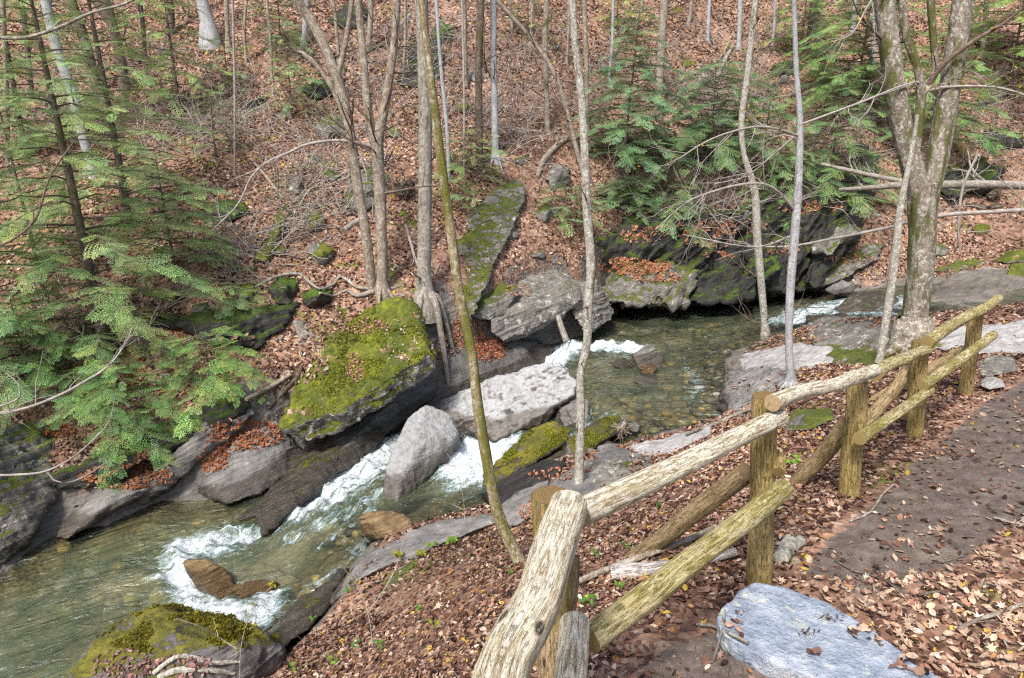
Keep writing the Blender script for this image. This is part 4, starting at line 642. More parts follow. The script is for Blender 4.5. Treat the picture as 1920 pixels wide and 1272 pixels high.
def cobbles():
    """rounded stones on the pool bed; only the largest break the surface"""
    r = np.random.default_rng(33); bm = bmesh.new(); bmesh.ops.create_icosphere(bm, subdivisions=2, radius=1); me = bpy.data.meshes.new('t'); bm.to_mesh(me); bm.free()
    B = np.array([v.co[:] for v in me.vertices]); Fb = np.array([p.vertices[:] for p in me.polygons]); Vs, Fs, Cs, o = [], [], [], 0
    pal = np.array([(.17, .15, .12), (.27, .22, .14), (.36, .24, .10), (.12, .11, .09), (.32, .30, .27), (.22, .20, .12), (.40, .30, .13)])
    for cx, cy, rx, ry, n, s0, s1 in ((1250,740,110,70,330,.03,.11),(1200,640,160,40,150,.03,.12),(1330,610,90,25,90,.03,.13),(1290,700,90,60,160,.03,.09),(700,1010,60,25,40,.03,.08),(560,1090,60,40,60,.03,.10),(430,1020,80,40,50,.04,.10),(1110,720,25,40,50,.03,.07),(250,1060,160,50,60,.05,.14),(1620,590,50,12,30,.04,.10),(600,960,80,30,50,.04,.12)):
        for _ in range(n):
            q = onW(cx + r.normal(0, .5) * rx, cy + r.normal(0, .5) * ry); s = r.uniform(s0, s1) ** 1.
            z = float(H(q[0], q[1])); d = poly_sd(np.array([q[0]]), np.array([q[1]]), SP)[0]
            if d > -.05: continue
            sc = s * np.array([r.uniform(.8, 1.4), r.uniform(.7, 1.2), r.uniform(.4, .75)]); a = r.uniform(0, 6.3); ca, sa = math.cos(a), math.sin(a)
            V = B * (1 + .28 * fbm(B[:, 0] * 1.3 + o * .1, B[:, 1] * 1.3, B[:, 2] * 1.3, 2))[:, None] * sc; V = np.stack([V[:, 0] * ca - V[:, 1] * sa, V[:, 0] * sa + V[:, 1] * ca, V[:, 2]], 1) + [q[0], q[1], z + sc[2] * .5]
            Vs.append(V); Fs.append(Fb + o); o += len(V); Cs.append(np.repeat(np.append(pal[r.integers(7)] * r.uniform(.7, 1.3), 1)[None], len(V), 0))
    me = mesh_np('streambed_cobbles', np.vstack(Vs), np.vstack(Fs), 3, True, None, {'tint': ('FLOAT_COLOR', np.vstack(Cs))})
    meta(obj('streambed_cobbles', me, m_attrcol('wet_cobble', trans=0, rough=.4)), 'brown and grey cobbles covering the bed of the shallow pool', 'cobbles', kind='stuff')
cobbles()
def small_stones():
    r = np.random.default_rng(8)
    where = ['left of the tallest forked stems', 'uphill of the forked tree', 'left of the cut log in leaves', 'below the small log at the slim brown trunk', 'right of the small round hemlock', 'left of the dark cliff', 'right of the forked tree upper stems', 'under the cone shaped hemlock', 'near the top between tan and white trunks', 'above the lichen patched boulder', 'above the snaking roots', 'beside the isolated hemlock sprig', 'above the dark overhanging ledge', 'at the top right of the cone hemlock', 'beside the thin pale trunk', 'at the top right of the slim brown trunk', 'uphill of the cone shaped hemlock', 'right of the arching pale branch', 'behind the water sheet at right', 'at the top right of the mottled trunk', 'behind the forked stems near the top', 'left of the forked stems halfway up']
    for k, (x, y, w_) in enumerate([(620,330,16),(690,240,16),(520,470,18),(980,300,15),(960,440,16),(1130,455,14),(740,250,13),(1180,300,12),(1290,120,12),(1010,480,14),(600,470,22),(460,545,20),(380,580,18),(1240,90,10),(840,300,14),(1040,90,10),(1130,130,10),(1840,430,16),(1760,470,18),(1470,150,10),(640,130,12),(590,300,14)]):
        h_ = w_ * r.uniform(.5, .8); pts = [(x + w_ * math.cos(t) * r.uniform(.8, 1.2), y + h_ * math.sin(t) * r.uniform(.8, 1.1), 10) for t in np.arange(7) * .9]
        rock('small_rock', 'small stone half sunk in leaves ' + where[k], pts, ['halfmoss', 'lichen', 'mossy'][k % 3], auto=True, prot=.16, back=.3, vox=.035, amp=.05, strata=.03, seed=200 + k, cat='rock', group='small mossy stones on the slope')
small_stones()
# ---------------------------------------------------------------- leaf litter
LC = np.array([c for _, c in LEAFC]); 
def leafcols(n, r, bias=None):
    k = r.choice(len(LC), n, p=[.10, .16, .15, .15, .13, .08, .13, .04, .06]); c = LC[k] * r.uniform(.75, 1.2, (n, 1))
    if bias is not None: c = c * .35 + np.array(bias) * .65 * r.uniform(.5, 1.3, (n, 1))
    return c
TPL6 = np.array([(-.5, 0, .0), (-.22, .26, .06), (.18, .24, .05), (.5, 0, .10), (.18, -.24, .06), (-.22, -.26, .07), (0, 0, -.03)])  # oval leaf, creased
F6 = [(0, 6, 2, 1), (6, 3, 2, 2), (0, 5, 4, 6), (6, 4, 3, 3)]
MAP_ = []
for k, (a_, r_) in enumerate([(180, .18), (150, .42), (128, .2), (100, .5), (70, .22), (40, .46), (20, .25), (0, .58), (-20, .25), (-40, .46), (-70, .22), (-100, .5), (-128, .2), (-150, .42)]):
    MAP_.append((r_ * math.cos(R(a_)), r_ * math.sin(R(a_)), .06 * (k % 2) + .03))
TPLM = np.array(MAP_ + [(0, 0, -.02)])        # lobed leaf
TPL4 = np.array([(-.5, 0, .0), (0, .30, .09), (.5, 0, .02), (0, -.30, .07)])
def leaves_mesh(name, pos, nrm, size, col, tpl, quads, r, flat=.35):
    n = len(pos); nrm = nrm + r.normal(0, flat, (n, 3)); nrm /= np.linalg.norm(nrm, axis=1)[:, None]
    a = np.cross(nrm, r.normal(size=(n, 3))); a /= np.linalg.norm(a, axis=1)[:, None]; b = np.cross(nrm, a)
    t = tpl[None] * size[:, None, None] * np.stack([np.ones(n), r.uniform(.7, 1.25, n), r.uniform(-1.2, 2.8, n)], 1)[:, None, :]
    V = pos[:, None] + t[..., 0:1] * a[:, None] + t[..., 1:2] * b[:, None] + t[..., 2:3] * nrm[:, None]
    k = len(tpl); q = np.array(quads); F = (np.arange(n)[:, None, None] * k + q[None]).reshape(-1, q.shape[1])
    C = np.concatenate([np.repeat(col[:, None], k, 1), np.ones((n, k, 1))], 2)
    return V.reshape(-1, 3), F, C.reshape(-1, 4)
def slope_n(x, y):
    e = .05; gx = (H(x + e, y, False) - H(x - e, y, False)) / (2 * e); gy = (H(x, y + e, False) - H(x, y - e, False)) / (2 * e)
    n = np.stack([-gx, -gy, np.ones_like(gx)], 1); return n / np.linalg.norm(n, axis=1)[:, None]
DP = [[tuple(G(*a)[:2]) for a in q] for q in DIRT]; PILE = [tuple(G(*a)[:2]) for a in [(1480,1100),(1600,1085),(1800,1060),(1960,940),(1960,1300),(1760,1290),(1650,1180)]]
def scatter_leaves():
    r = np.random.default_rng(21); Vs, Fs, Cs = [], [], []
    bands = [(1.2, 5.5, 2500, .044, 'M'), (5.5, 7.5, 1300, .052, '6'), (7.5, 10, 700, .065, '6'), (10, 18, 430, .085, '4'), (18, 30, 220, .11, '4')]
    tris = []
    for y0, y1, dens, sz, tp in bands:
        A = (y1 - y0) * ((y0 + y1) / 2 + 1) * 1.75; n = int(A * dens); 
        if n == 0: continue
        y = np.sqrt(r.uniform((y0 + 1) ** 2, (y1 + 1) ** 2, n)) - 1; x = r.uniform(-.875, .875, n) * (y + 1)
        d = poly_sd(x, y, SP); keep = (d > .12 + .5 * np.clip(fbm(x * 2, y * 2, 6., 3) + .35, 0, 1)) & (r.uniform(0, 1, n) < np.clip(.35 + 1.3 * (fbm(x * .8, y * .8, 8.8, 3) + .5), .25, 1))
        dirt = np.minimum.reduce([poly_sd(x, y, q) for q in DP]); pd = poly_sd(x, y, PILE)
        pr = np.where(dirt < 0, np.clip(.10 + dirt * .15, .012, 1) * (1 + 1.5 * fbm(x * 2, y * 2, 4.4, 2)), np.clip(.25 + dirt * 1.8, 0, 1)); pr = np.where(pd < 0, .55, pr)
        keep &= r.uniform(0, 1, n) < pr; x, y, dirt = x[keep], y[keep], dirt[keep]; n = len(x)
        z = H(x, y) + .012 + r.uniform(0, .02, n) * (dirt > 0); nr = slope_n(x, y)
        s = sz * r.uniform(.55, 1.35, n); c = leafcols(n, r)
        lite = (poly_sd(x, y, PILE) < 0) & (r.uniform(0, 1, n) < .35); c[lite] = np.array([.50, .37, .26]) * r.uniform(.7, 1.25, (lite.sum(), 1))
        yel = (r.uniform(0, 1, n) < .02); c[yel] = np.array([.62, .42, .06])
        tones = fbm(x * .6, y * .6, 1.5, 3); c *= (1 + .35 * tones)[:, None]
        P3 = np.stack([x, y, z], 1)
        if tp == 'M':
            k = r.uniform(0, 1, n) < .16
            for kk, T, Q in ((k, TPLM, [(i, (i + 1) % 14, 14) for i in range(14)]), (~k, TPL6, [(0, 6, 1), (1, 6, 2), (2, 6, 3), (0, 5, 6), (5, 4, 6), (4, 3, 6)])):
                tris.append(leaves_mesh('', P3[kk], nr[kk], s[kk] * (1.25 if T is TPLM else 1), c[kk], T, Q, r, .42))
        elif tp == '6': tris.append(leaves_mesh('', P3, nr, s, c, TPL6, [(0, 6, 1), (1, 6, 2), (2, 6, 3), (0, 5, 6), (5, 4, 6), (4, 3, 6)], r, .45))
        else: tris.append(leaves_mesh('', P3, nr, s, c, TPL4, [(0, 1, 2), (0, 2, 3)], r, .5))
    o = 0
    for V, F, C in tris: Vs.append(V); Fs.append(F + o); Cs.append(C); o += len(V)
    me = mesh_np('leaf_litter', np.vstack(Vs), np.vstack(Fs), 3, False, None, {'tint': ('FLOAT_COLOR', np.vstack(Cs))})
    meta(obj('leaf_litter', me, M['leaf']), 'fallen brown and tan leaves covering both banks and the hillside', 'leaf litter', kind='stuff')
scatter_leaves()
from mathutils.bvhtree import BVHTree
def build_bvh():
    vs, ps = [], []; o = 0
    for ob in S.objects:
        if ob.type != 'MESH' or ob.name.startswith(('leaf_litter', 'stream_water', 'log_fence', 'rail', 'post', 'brace')): continue
        me = ob.data; n = len(me.vertices); a = np.empty(n * 3, np.float32); me.vertices.foreach_get('co', a); loc = np.array(ob.location) if not ob.parent else 0
        a = a.reshape(-1, 3) + loc; vs.append(a); ls = np.empty(len(me.polygons), np.int32); me.polygons.foreach_get('loop_total', ls)
        li = np.empty(len(me.loops), np.int32); me.loops.foreach_get('vertex_index', li)
        if len(ls) and (ls == 4).all(): ps.append(li.reshape(-1, 4) + o)
        elif len(ls): ps += [np.array([p]) + o for p in [list(q.vertices) for q in me.polygons] if len(p) == 4]
        o += n
    return BVHTree.FromPolygons(np.vstack(vs).tolist(), np.vstack(ps).tolist())
BV = build_bvh()
def hit(px, py):
    d = Vector(ray(px, py)).normalized(); return BV.ray_cast(Vector((0, 0, 0)), d)
piles = [  # px, py, rx, ry, n, size, colour bias : drifts of leaves caught on the rocks
 (455,815,75,30,520,.06,(.42,.13,.04)),(400,860,30,25,220,.06,(.42,.14,.05)),(235,895,90,24,620,.055,(.38,.13,.05)),(290,860,40,20,160,.055,(.3,.12,.06)),
 (690,612,45,16,110,.05,(.5,.25,.18)),(665,690,16,28,80,.05,(.5,.22,.18)),(640,650,50,40,40,.04,None),(750,640,40,40,50,.04,(.6,.55,.45)),(1190,500,70,16,500,.09,(.5,.2,.09)),(1230,520,50,10,150,.08,(.5,.2,.09)),
 (915,655,35,22,420,.06,(.45,.13,.05)),(870,625,40,25,300,.06,(.45,.2,.1)),(835,650,30,25,100,.06,None),(1330,440,60,25,260,.10,(.5,.22,.12)),(1280,430,50,12,140,.09,(.5,.2,.1)),(1200,440,50,16,160,.09,(.5,.22,.12)),(1390,425,60,14,200,.09,(.5,.22,.12)),(1520,390,60,14,200,.09,(.5,.22,.12)),(1470,470,30,8,60,.09,(.5,.2,.1)),(1350,480,30,8,60,.09,(.5,.2,.1)),(1590,485,50,10,90,.08,(.5,.2,.1)),(970,545,30,12,50,.06,(.5,.22,.12)),
 (1050,890,60,12,60,.05,(.5,.18,.08)),(1240,860,60,14,90,.05,None),(1000,965,25,25,80,.05,(.5,.22,.1)),(1450,720,80,20,50,.05,None),(1548,1160,8,4,3,.05,(.25,.12,.09)),(1530,1226,12,5,3,.05,(.2,.1,.09)),(1515,1190,22,10,14,.018,(.03,.03,.035)),(1565,1165,16,7,12,.018,(.03,.03,.035)),(1640,1195,60,26,26,.04,None),(1720,1250,50,20,30,.045,None),(1380,1175,30,30,10,.035,None),
 (350,1250,60,20,120,.045,(.3,.16,.15)),(230,1250,60,30,140,.04,(.25,.13,.14)),(440,640,40,12,70,.08,None),(590,520,60,12,120,.08,None),(560,690,60,30,220,.07,None),(340,640,50,20,220,.08,(.5,.18,.06)),(250,680,25,50,280,.08,(.5,.18,.06)),(110,810,30,12,120,.08,(.45,.15,.06))]
def build_piles():
    r = np.random.default_rng(5); P3, Nn, Sz, C = [], [], [], []
    for px, py, rx, ry, n, sz, bias in piles:
        for _ in range(n):
            a = r.uniform(0, 6.28); q = math.sqrt(r.uniform(0, 1)); h, nn, i, d = hit(px + rx * q * math.cos(a), py + ry * q * math.sin(a))
            if h is None or nn.z < .15: continue
            P3.append(np.array(h) + np.array(nn) * r.uniform(.008, .03)); Nn.append(nn); Sz.append(sz * r.uniform(.6, 1.4)); C.append(leafcols(1, r, bias)[0])
    V, F, Cc = leaves_mesh('', np.array(P3), np.array(Nn), np.array(Sz), np.array(C), TPL6, [(0, 6, 1), (1, 6, 2), (2, 6, 3), (0, 5, 6), (5, 4, 6), (4, 3, 6)], r, .4)
    meta(obj('leaf_drift', mesh_np('leaf_drift', V, F, 3, False, None, {'tint': ('FLOAT_COLOR', Cc)}), M['leaf']), 'orange brown leaves caught in drifts on the rock slabs and moss', 'fallen leaves', kind='stuff')
build_piles()
def grit():
    r = np.random.default_rng(91); n = 9000; y = r.uniform(2., 7.5, n); x = r.uniform(-.3, .85, n) * (y + 1); k = np.minimum.reduce([poly_sd(x, y, q) for q in DP]) < .15; x, y = x[k], y[k]; n = len(x)
    p = np.stack([x, y, H(x, y) + .004], 1); V, F, C = leaves_mesh('', p, slope_n(x, y), r.uniform(.005, .02, n), leafcols(n, r) * .9, TPL4, [(0, 1, 2), (0, 2, 3)], r, .5)
    meta(obj('leaf_crumbs', mesh_np('leaf_crumbs', V, F, 3, False, None, {'tint': ('FLOAT_COLOR', C)}), M['leaf']), 'tiny crumbs of leaf and bark trodden into the path dirt', 'leaf crumbs', kind='stuff')
grit()
def moss_tufts():
    r = np.random.default_rng(92); P3, Nn, C = [], [], []
    for px, py, rx, ry, n in ((680,690,150,120,15000), (360,1180,190,50,9000), (990,835,70,35,2600), (1110,810,60,30,1600), (880,450,60,110,2600)):
        for _ in range(n):
            a = r.uniform(0, 6.28); q = math.sqrt(r.uniform(0, 1)); h, nn, i, d = hit(px + rx * q * math.cos(a), py + ry * q * math.sin(a))
            if h is None or nn.z < .35: continue
            f = float(fbm(h.x * 1.8, h.y * 1.8, h.z * 1.8, 4))
            g = float(fbm(h.x * 3 + 9, h.y * 3, h.z * 3, 3))
            if f < -.12 or poly_sd(np.array([h.x]), np.array([h.y]), SP)[0] < -1.5: continue
            if name_at(h) is None: continue
            P3.append(np.array(h) + np.array(nn) * r.uniform(.0, .022)); Nn.append(np.array(nn) + r.normal(0, .6, 3)); C.append(np.array([.19, .205, .012]) * (1 + .8 * g) * r.uniform(.6, 1.4) if px != 360 else np.array([.21, .185, .015]) * (1 + .8 * g) * r.uniform(.6, 1.4))
    n = len(P3); V, F, Cc = leaves_mesh('', np.array(P3), np.array(Nn), r.uniform(.016, .04, n), np.clip(np.array(C), .01, 1), TPL4, [(0, 1, 2), (0, 2, 3)], r, .3)
    meta(obj('moss_tufts', mesh_np('moss_tufts', V, F, 3, False, None, {'tint': ('FLOAT_COLOR', Cc)}), M['green']), 'soft tufts of moss growing over the tops of the boulders', 'moss', kind='stuff')
MOSSY = [(o, np.array(o.location), max(o.dimensions)) for o in S.objects if o.type == 'MESH' and not o.parent and o.data.materials and o.data.materials[0] in (M['mossy'], M['foremoss'], M['halfmoss'])]
for o, l, s_ in MOSSY: o.update_tag()
def name_at(h):
    for o, l, s_ in MOSSY:
        v = h - Vector(l.tolist())
        if v.length < s_ * 1.2:
            ok, loc, nn, i = o.closest_point_on_mesh(v, distance=.01)
            if ok: return o
    return None
bpy.context.view_layer.update()
moss_tufts()
# ---------------------------------------------------------------- bare trees
def rnd_dir(r): v = r.normal(size=3); return v / np.linalg.norm(v)
def twig(mb, p, d, L, rad, depth, r, up=.1, wob=.22, kids=4, seg=4):
    n = 5; pts = [p]; q = np.array(p, float); dd = np.array(d, float)
    for i in range(n):
        dd = dd + r.normal(0, wob, 3) + [0, 0, up * .3]; dd /= np.linalg.norm(dd); q = q + dd * L / n; pts.append(q)
    mb.tube(pts, np.linspace(rad, rad * .3, n + 1), seg, max(.06, L / 10), 0, False, int(r.integers(99)))
    if depth > 0:
        for _ in range(kids):
            i = r.integers(1, n); s = rnd_dir(r); b = (pts[i + 1] - pts[i]) / (L / n); nd_ = b * .7 + s * .75; nd_ /= np.linalg.norm(nd_)
            twig(mb, pts[i], nd_, L * r.uniform(.35, .65), rad * (1 - i / n * .6) * .55, depth - 1, r, up, wob, kids, 3)
    return pts
def pxr(wpx, Y, py=400): return wpx * Y * .5 / FPX
def tree(name, label, stems, mat, Y=None, cat='tree', group=None, bark=.06, flare=1.35, twigs=0, tl=1.2, limbs=(), seed=0, ext=True, lean=0., seg=14, flatbase=.25, twmat='twig_brown', tmin=.25):
    """stems: polylines of (px, py, width px), base first, standing upright at the depth of the base"""
    r = np.random.default_rng(seed + 100); b0 = stems[0][0]; g = G(b0[0], b0[1]) if Y is None else P(b0[0], b0[1], Y); Y = g[1]
    e = empty(name, g); meta(e, label, cat, group); first = None; out = []
    for si, st in enumerate(stems):
        n = len(st); pts = [P(a, b, Y + lean * (b0[1] - b) / 100.) for a, b, w_ in st]; rad = [w_ * pts[i][1] * .5 / FPX for i, (a, b, w_) in enumerate(st)]
        if si == 0:
            d = (pts[1] - pts[0]) / np.linalg.norm(pts[1] - pts[0]); h = rad[0]
            pts = [pts[0] - [0, 0, flatbase], pts[0] + d * .02, pts[0] + d * h * 2.5] + pts[1:]; rad = [rad[0] * flare * 1.1, rad[0] * flare, rad[0]] + rad[1:]
        if ext and st[-1][1] <= 2:
            d = pts[-1] - pts[-2]; d /= np.linalg.norm(d); pts += [pts[-1] + d * 1.6, pts[-1] + d * 3.4 + r.normal(0, .15, 3)]; rad += [rad[-1] * .8, rad[-1] * .45]
        out.append((pts, rad)); mb = MB(); mb.tube(pts, rad, seg, .10 if Y < 12 else .2, bark, True, seed + si * 3)
        if si == 0 and flare > 1.5:
            for k in range(6):
                a = k * 1.05 + r.uniform(0, .6); L = rad[1] * r.uniform(1.6, 2.6); dr = np.array([math.cos(a), math.sin(a), 0]); p0 = pts[1] + [0, 0, rad[1] * .7]
                rp = [p0, p0 + dr * L * .45 - [0, 0, rad[1] * .55]]; q = p0 + dr * L; rp.append(np.array([q[0], q[1], float(H(q[0], q[1])) + .0])); q = p0 + dr * L * 1.5; rp.append(np.array([q[0], q[1], float(H(q[0], q[1])) - .06]))
                mb.tube(rp, [rad[1] * .42, rad[1] * .25, rad[1] * .13, rad[1] * .05], 8, .06, .08, False, k)
        mb.build('trunk' if si == 0 else 'stem', M[mat], e)
    for li, lb in enumerate(limbs):
        dy = lb.get('dY', 0); pts = [P(a, b, Y + dy * i / (len(lb['p']) - 1)) for i, (a, b) in enumerate(lb['p'])]; w0, w1 = lb['w']
        mb = MB(); rad = np.linspace(w0, w1, len(pts)) * Y * .5 / FPX; mb.tube(pts, rad, 8, .08, .05, True, li)
        for _ in range(lb.get('tw', 0)):
            i = r.integers(1, len(pts)); t = r.uniform(0, 1); p0 = pts[i - 1] * (1 - t) + pts[i] * t; d = pts[i] - pts[i - 1]; d /= np.linalg.norm(d); s = rnd_dir(r); s[1] *= .5
            twig(mb, p0, (d + s * .8) / np.linalg.norm(d + s * .8), lb.get('tl', .7) * r.uniform(.5, 1.2), rad[i] * .45 + .0015, 1, r, 0, .2, 3)
        br = mb.build('branch', M[lb.get('m', mat)], e)
        if lb.get('bud'): buds(br, mb, r, lb['bud'])
    if twigs:
        mb = MB(); allp = [(p, q, a) for pts, rad in out for p, q, a in zip(pts[2:-1], pts[3:], rad[2:-1])]
        for _ in range(twigs):
            p, q, a = allp[r.integers(len(allp))]; t = r.uniform(0, 1); s = rnd_dir(r); s[2] = abs(s[2]) * .6 + .1; s /= np.linalg.norm(s)
            twig(mb, p * (1 - t) + q * t, s, tl * r.uniform(.4, 1.2), max(.004, a * .22), 1, r, .1, .18, 4)
        mb.build('crown', M[twmat], e)
    return e
def buds(parent, mb, r, n):
    V = np.vstack(mb.V); i = r.integers(0, len(V), n); par = parent.parent; p = V[i] + r.normal(0, .02, (n, 3))
    col = np.array([.50, .42, .04]) * r.uniform(.6, 1.2, (n, 1)); V_, F_, C_ = leaves_mesh('', p, r.normal(size=(n, 3)), r.uniform(.03, .06, n), col, TPL4, [(0, 1, 2), (0, 2, 3)], r)
    o = link(bpy.data.objects.new('buds', mesh_np('buds', V_, F_, 3, False, None, {'tint': ('FLOAT_COLOR', C_)}))); o.data.materials.append(M['green']); o.parent = parent; o['kind'] = 'stuff'
tree('mossy_leaning_tree', 'slender yellow green mossy trunk leaning left in front of the stream', [[(982,1068,26),(958,1020,25),(933,960,24),(914,870,22),(896,760,21),(884,660,20),(860,540,18),(846,440,17),(828,310,17),(812,180,14),(797,60,12),(790,0,11)]], 'bark_moss', Y=4.9, seg=20, bark=.08, seed=1)
tree('grey_tree', 'straight grey brown trunk with exposed roots above the mossy boulder', [[(797,575,32),(795,500,27),(797,350,25),(797,200,24),(793,80,22),(790,0,22)]], 'bark_grey', seed=2, flare=1.7, twigs=6, tl=1.0, seg=16)
tree('forked_tree', 'rough multi stemmed tree whose stems fork wide above the mossy boulder', [[(716,548,20),(716,470,20),(713,380,20),(708,270,22),(722,200,15),(738,90,13),(745,0,12)],[(708,290,18),(692,220,16),(682,120,13),(672,0,12)],[(698,550,17),(686,440,18),(668,330,18),(655,240,18),(632,150,18),(600,70,17),(558,0,16)],[(655,240,10),(620,160,9),(580,110,9),(538,90,7)],[(632,150,10),(650,70,9),(660,0,8)]], 'bark_tan', seed=3, flare=1.6, twigs=46, tl=1.3, bark=.12,
     limbs=[dict(p=[(700,275),(640,264),(580,270),(540,287),(500,305),(470,335),(445,385),(390,440)], w=(6,3), dY=-.4, tw=9, tl=.9, m='twig')])
tree('thin_pale_tree', 'very thin pale trunk just right of the straight grey trunk', [[(842,335,7),(838,240,7),(826,120,6),(818,0,6)]], 'bark_pale', seed=4, twigs=6, tl=.8)
tree('dark_tree', 'slim dark brown trunk rising from the small round hemlock', [[(900,315,13),(898,240,13),(898,120,13),(902,0,13)]], 'bark_dark', seed=5, twigs=8)
tree('bluish_tree', 'smooth pale bluish trunk beside the slim dark brown one', [[(929,300,13),(927,200,12),(925,100,11),(925,0,11)]], 'bark_pale', seed=6, twigs=5, flare=1.6)
tree('pinkish_tree', 'thin pinkish tan trunk left of the slim dark brown one', [[(873,162,8),(871,80,9),(870,0,9)]], 'bark_tan', seed=7, twigs=6)
tree('slim_tree', 'slim brown trunk standing above a small log right of centre', [[(1027,248,10),(1024,150,10),(1022,70,10),(1026,0,10)]], 'bark_tan', seed=8, twigs=10)
tree('bowed_tree', 'thin greenish trunk bowing down to the right across the slope', [[(1094,330,8),(1078,270,9),(1060,200,9),(1035,130,8),(985,60,7),(930,0,7)]], 'bark_tan', seed=9, twigs=12)
tree('spotted_tree', 'crooked white spotted trunk standing by the near bank slabs', [[(1085,922,20),(1087,840,18),(1089,760,17),(1088,705,15),(1101,640,16),(1102,580,17),(1108,500,17),(1101,400,16),(1096,280,15),(1090,180,14),(1078,80,12),(1073,0,12)]], 'bark_birch', seed=10, seg=16, bark=.07, twigs=10, tl=.6, tmin=.4)
tree('tan_tree', 'straight tan brown trunk behind the round hemlock right of centre', [[(1233,222,15),(1238,120,14),(1246,0,14)]], 'bark_tan', seed=11, twigs=5)
tree('thin_white_tree', 'short looking thin white trunk at the top right of centre', [[(1327,80,6),(1330,0,6)]], 'bark_pale', seed=12)
tree('thin_grey_tree', 'thin grey trunk uphill from the uprooted roots at top', [[(1385,92,8),(1388,0,8)]], 'bark_pale', seed=13)
tree('mottled_tree', 'slender mottled trunk rising straight from the far side of the pool', [[(1435,622,13),(1428,540,14),(1420,450,15),(1415,360,14),(1395,290,9),(1390,230,11),(1400,150,11),(1410,60,11),(1417,0,11)]], 'bark_birch', Y=13.6, seed=14, twigs=12, tl=.9)
tree('smooth_grey_tree', 'smooth slender grey trunk on the pale rock beside the pool', [[(1483,722,17),(1479,640,14),(1482,540,16),(1490,440,16),(1497,340,14),(1500,230,11),(1493,130,9),(1489,0,8)]], 'bark_pale', seed=15, seg=14, flare=1.7, twigs=8, tl=.7,
     limbs=[dict(p=[(1497,255),(1460,243),(1420,238),(1370,248),(1320,268),(1270,300)], w=(5,2), dY=-1.0, tw=12, tl=.8, m='twig', bud=50), dict(p=[(1490,395),(1465,365),(1430,345),(1380,348),(1320,365),(1280,385),(1230,430)], w=(6,2), dY=-.8, tw=14, tl=.8, m='twig'),
            dict(p=[(1498,235),(1560,212),(1620,190),(1680,165),(1720,153)], w=(4,3), dY=.2, tw=5, m='twig'), dict(p=[(1497,250),(1450,290),(1400,330),(1340,345)], w=(4,2), dY=.5, tw=8, m='twig'), dict(p=[(1490,440),(1430,462),(1380,460),(1330,450),(1280,440)], w=(4,2), dY=.6, tw=7, m='twig')])
tree('purplish_tree', 'dark purplish trunk at the top right above the hemlocks', [[(1522,80,18),(1530,0,20)]], 'bark_dark', seed=16)
tree('big_forked_tree', 'big shaggy barked tree forking into two thick limbs behind the fence', [[(1709,655,56),(1712,620,48),(1722,540,44),(1730,430,46),(1732,345,52)],[(1726,375,36),(1708,310,36),(1688,220,35),(1672,120,33),(1662,40,31),(1658,0,30)],[(1740,375,34),(1754,310,36),(1770,220,36),(1790,110,34),(1805,0,33)],
      [(1716,320,16),(1722,230,17),(1728,175,15),(1718,120,13),(1700,70,12),(1690,0,12)],[(1728,175,14),(1752,140,12),(1750,80,11),(1745,0,12)]], 'bark_big', Y=9.5, seed=17, seg=34, bark=.10, flare=1.6, twigs=8, tl=.8,
     limbs=[dict(p=[(1735,165),(1775,115),(1830,75),(1880,45),(1930,5)], w=(9,5), dY=-.6, tw=7, tl=.7, m='twig_brown', bud=30), dict(p=[(1735,172),(1770,164),(1830,162),(1880,166),(1940,185)], w=(6,3), dY=-.4, tw=9, tl=.6, m='twig', bud=120), dict(p=[(1728,152),(1690,165),(1640,182),(1580,205),(1520,228)], w=(5,3), dY=-.6, tw=6, tl=.6, m='twig'), dict(p=[(1690,0),(1640,-5),(1600,60),(1560,80)], w=(3,2), dY=-.6, tw=7, m='twig', bud=40)])
tree('thin_leaning_tree', 'thin pale trunk leaning right against the big forked tree', [[(1648,685,14),(1658,620,15),(1668,560,15),(1680,470,15),(1688,390,12),(1700,330,10),(1712,270,8),(1720,215,6)]], 'bark_birch', Y=8.6, seed=18, seg=14)
tree('pale_bent_tree', 'pale grey trunk bending down among the hemlocks at left', [[(178,335,15),(165,290,16),(150,235,17),(138,180,17),(108,95,17),(85,0,16)]], 'bark_pale', seed=19, twigs=8)
tree('black_barked_tree', 'black brown trunk left of the paired dark trunks top left', [[(185,180,17),(168,110,17),(150,50,17),(133,0,16)]], 'bark_dark', seed=20, twigs=10)
tree('furrowed_tree', 'furrowed brown trunk standing between hemlocks at upper left', [[(236,170,16),(226,110,16),(212,50,17),(197,0,17)],[(208,45,14),(192,20,14),(178,0,14)]], 'bark_dark', seed=21, twigs=12)
tree('thick_grey_tree', 'thick pale grey trunk with a flared base at the top left', [[(395,85,26),(388,40,22),(378,0,20)]], 'bark_pale', seed=22, flare=1.5)
tree('orange_barked_tree', 'thin orange brown dead trunk right of the thick pale one', [[(429,97,10),(426,50,7),(424,0,8)]], 'bark_tan', seed=23)
tree('sapling', 'very thin bare sapling among dead twigs at upper left', [[(462,120,5),(458,60,5),(462,0,5)]], 'bark_tan', seed=24, twigs=6)
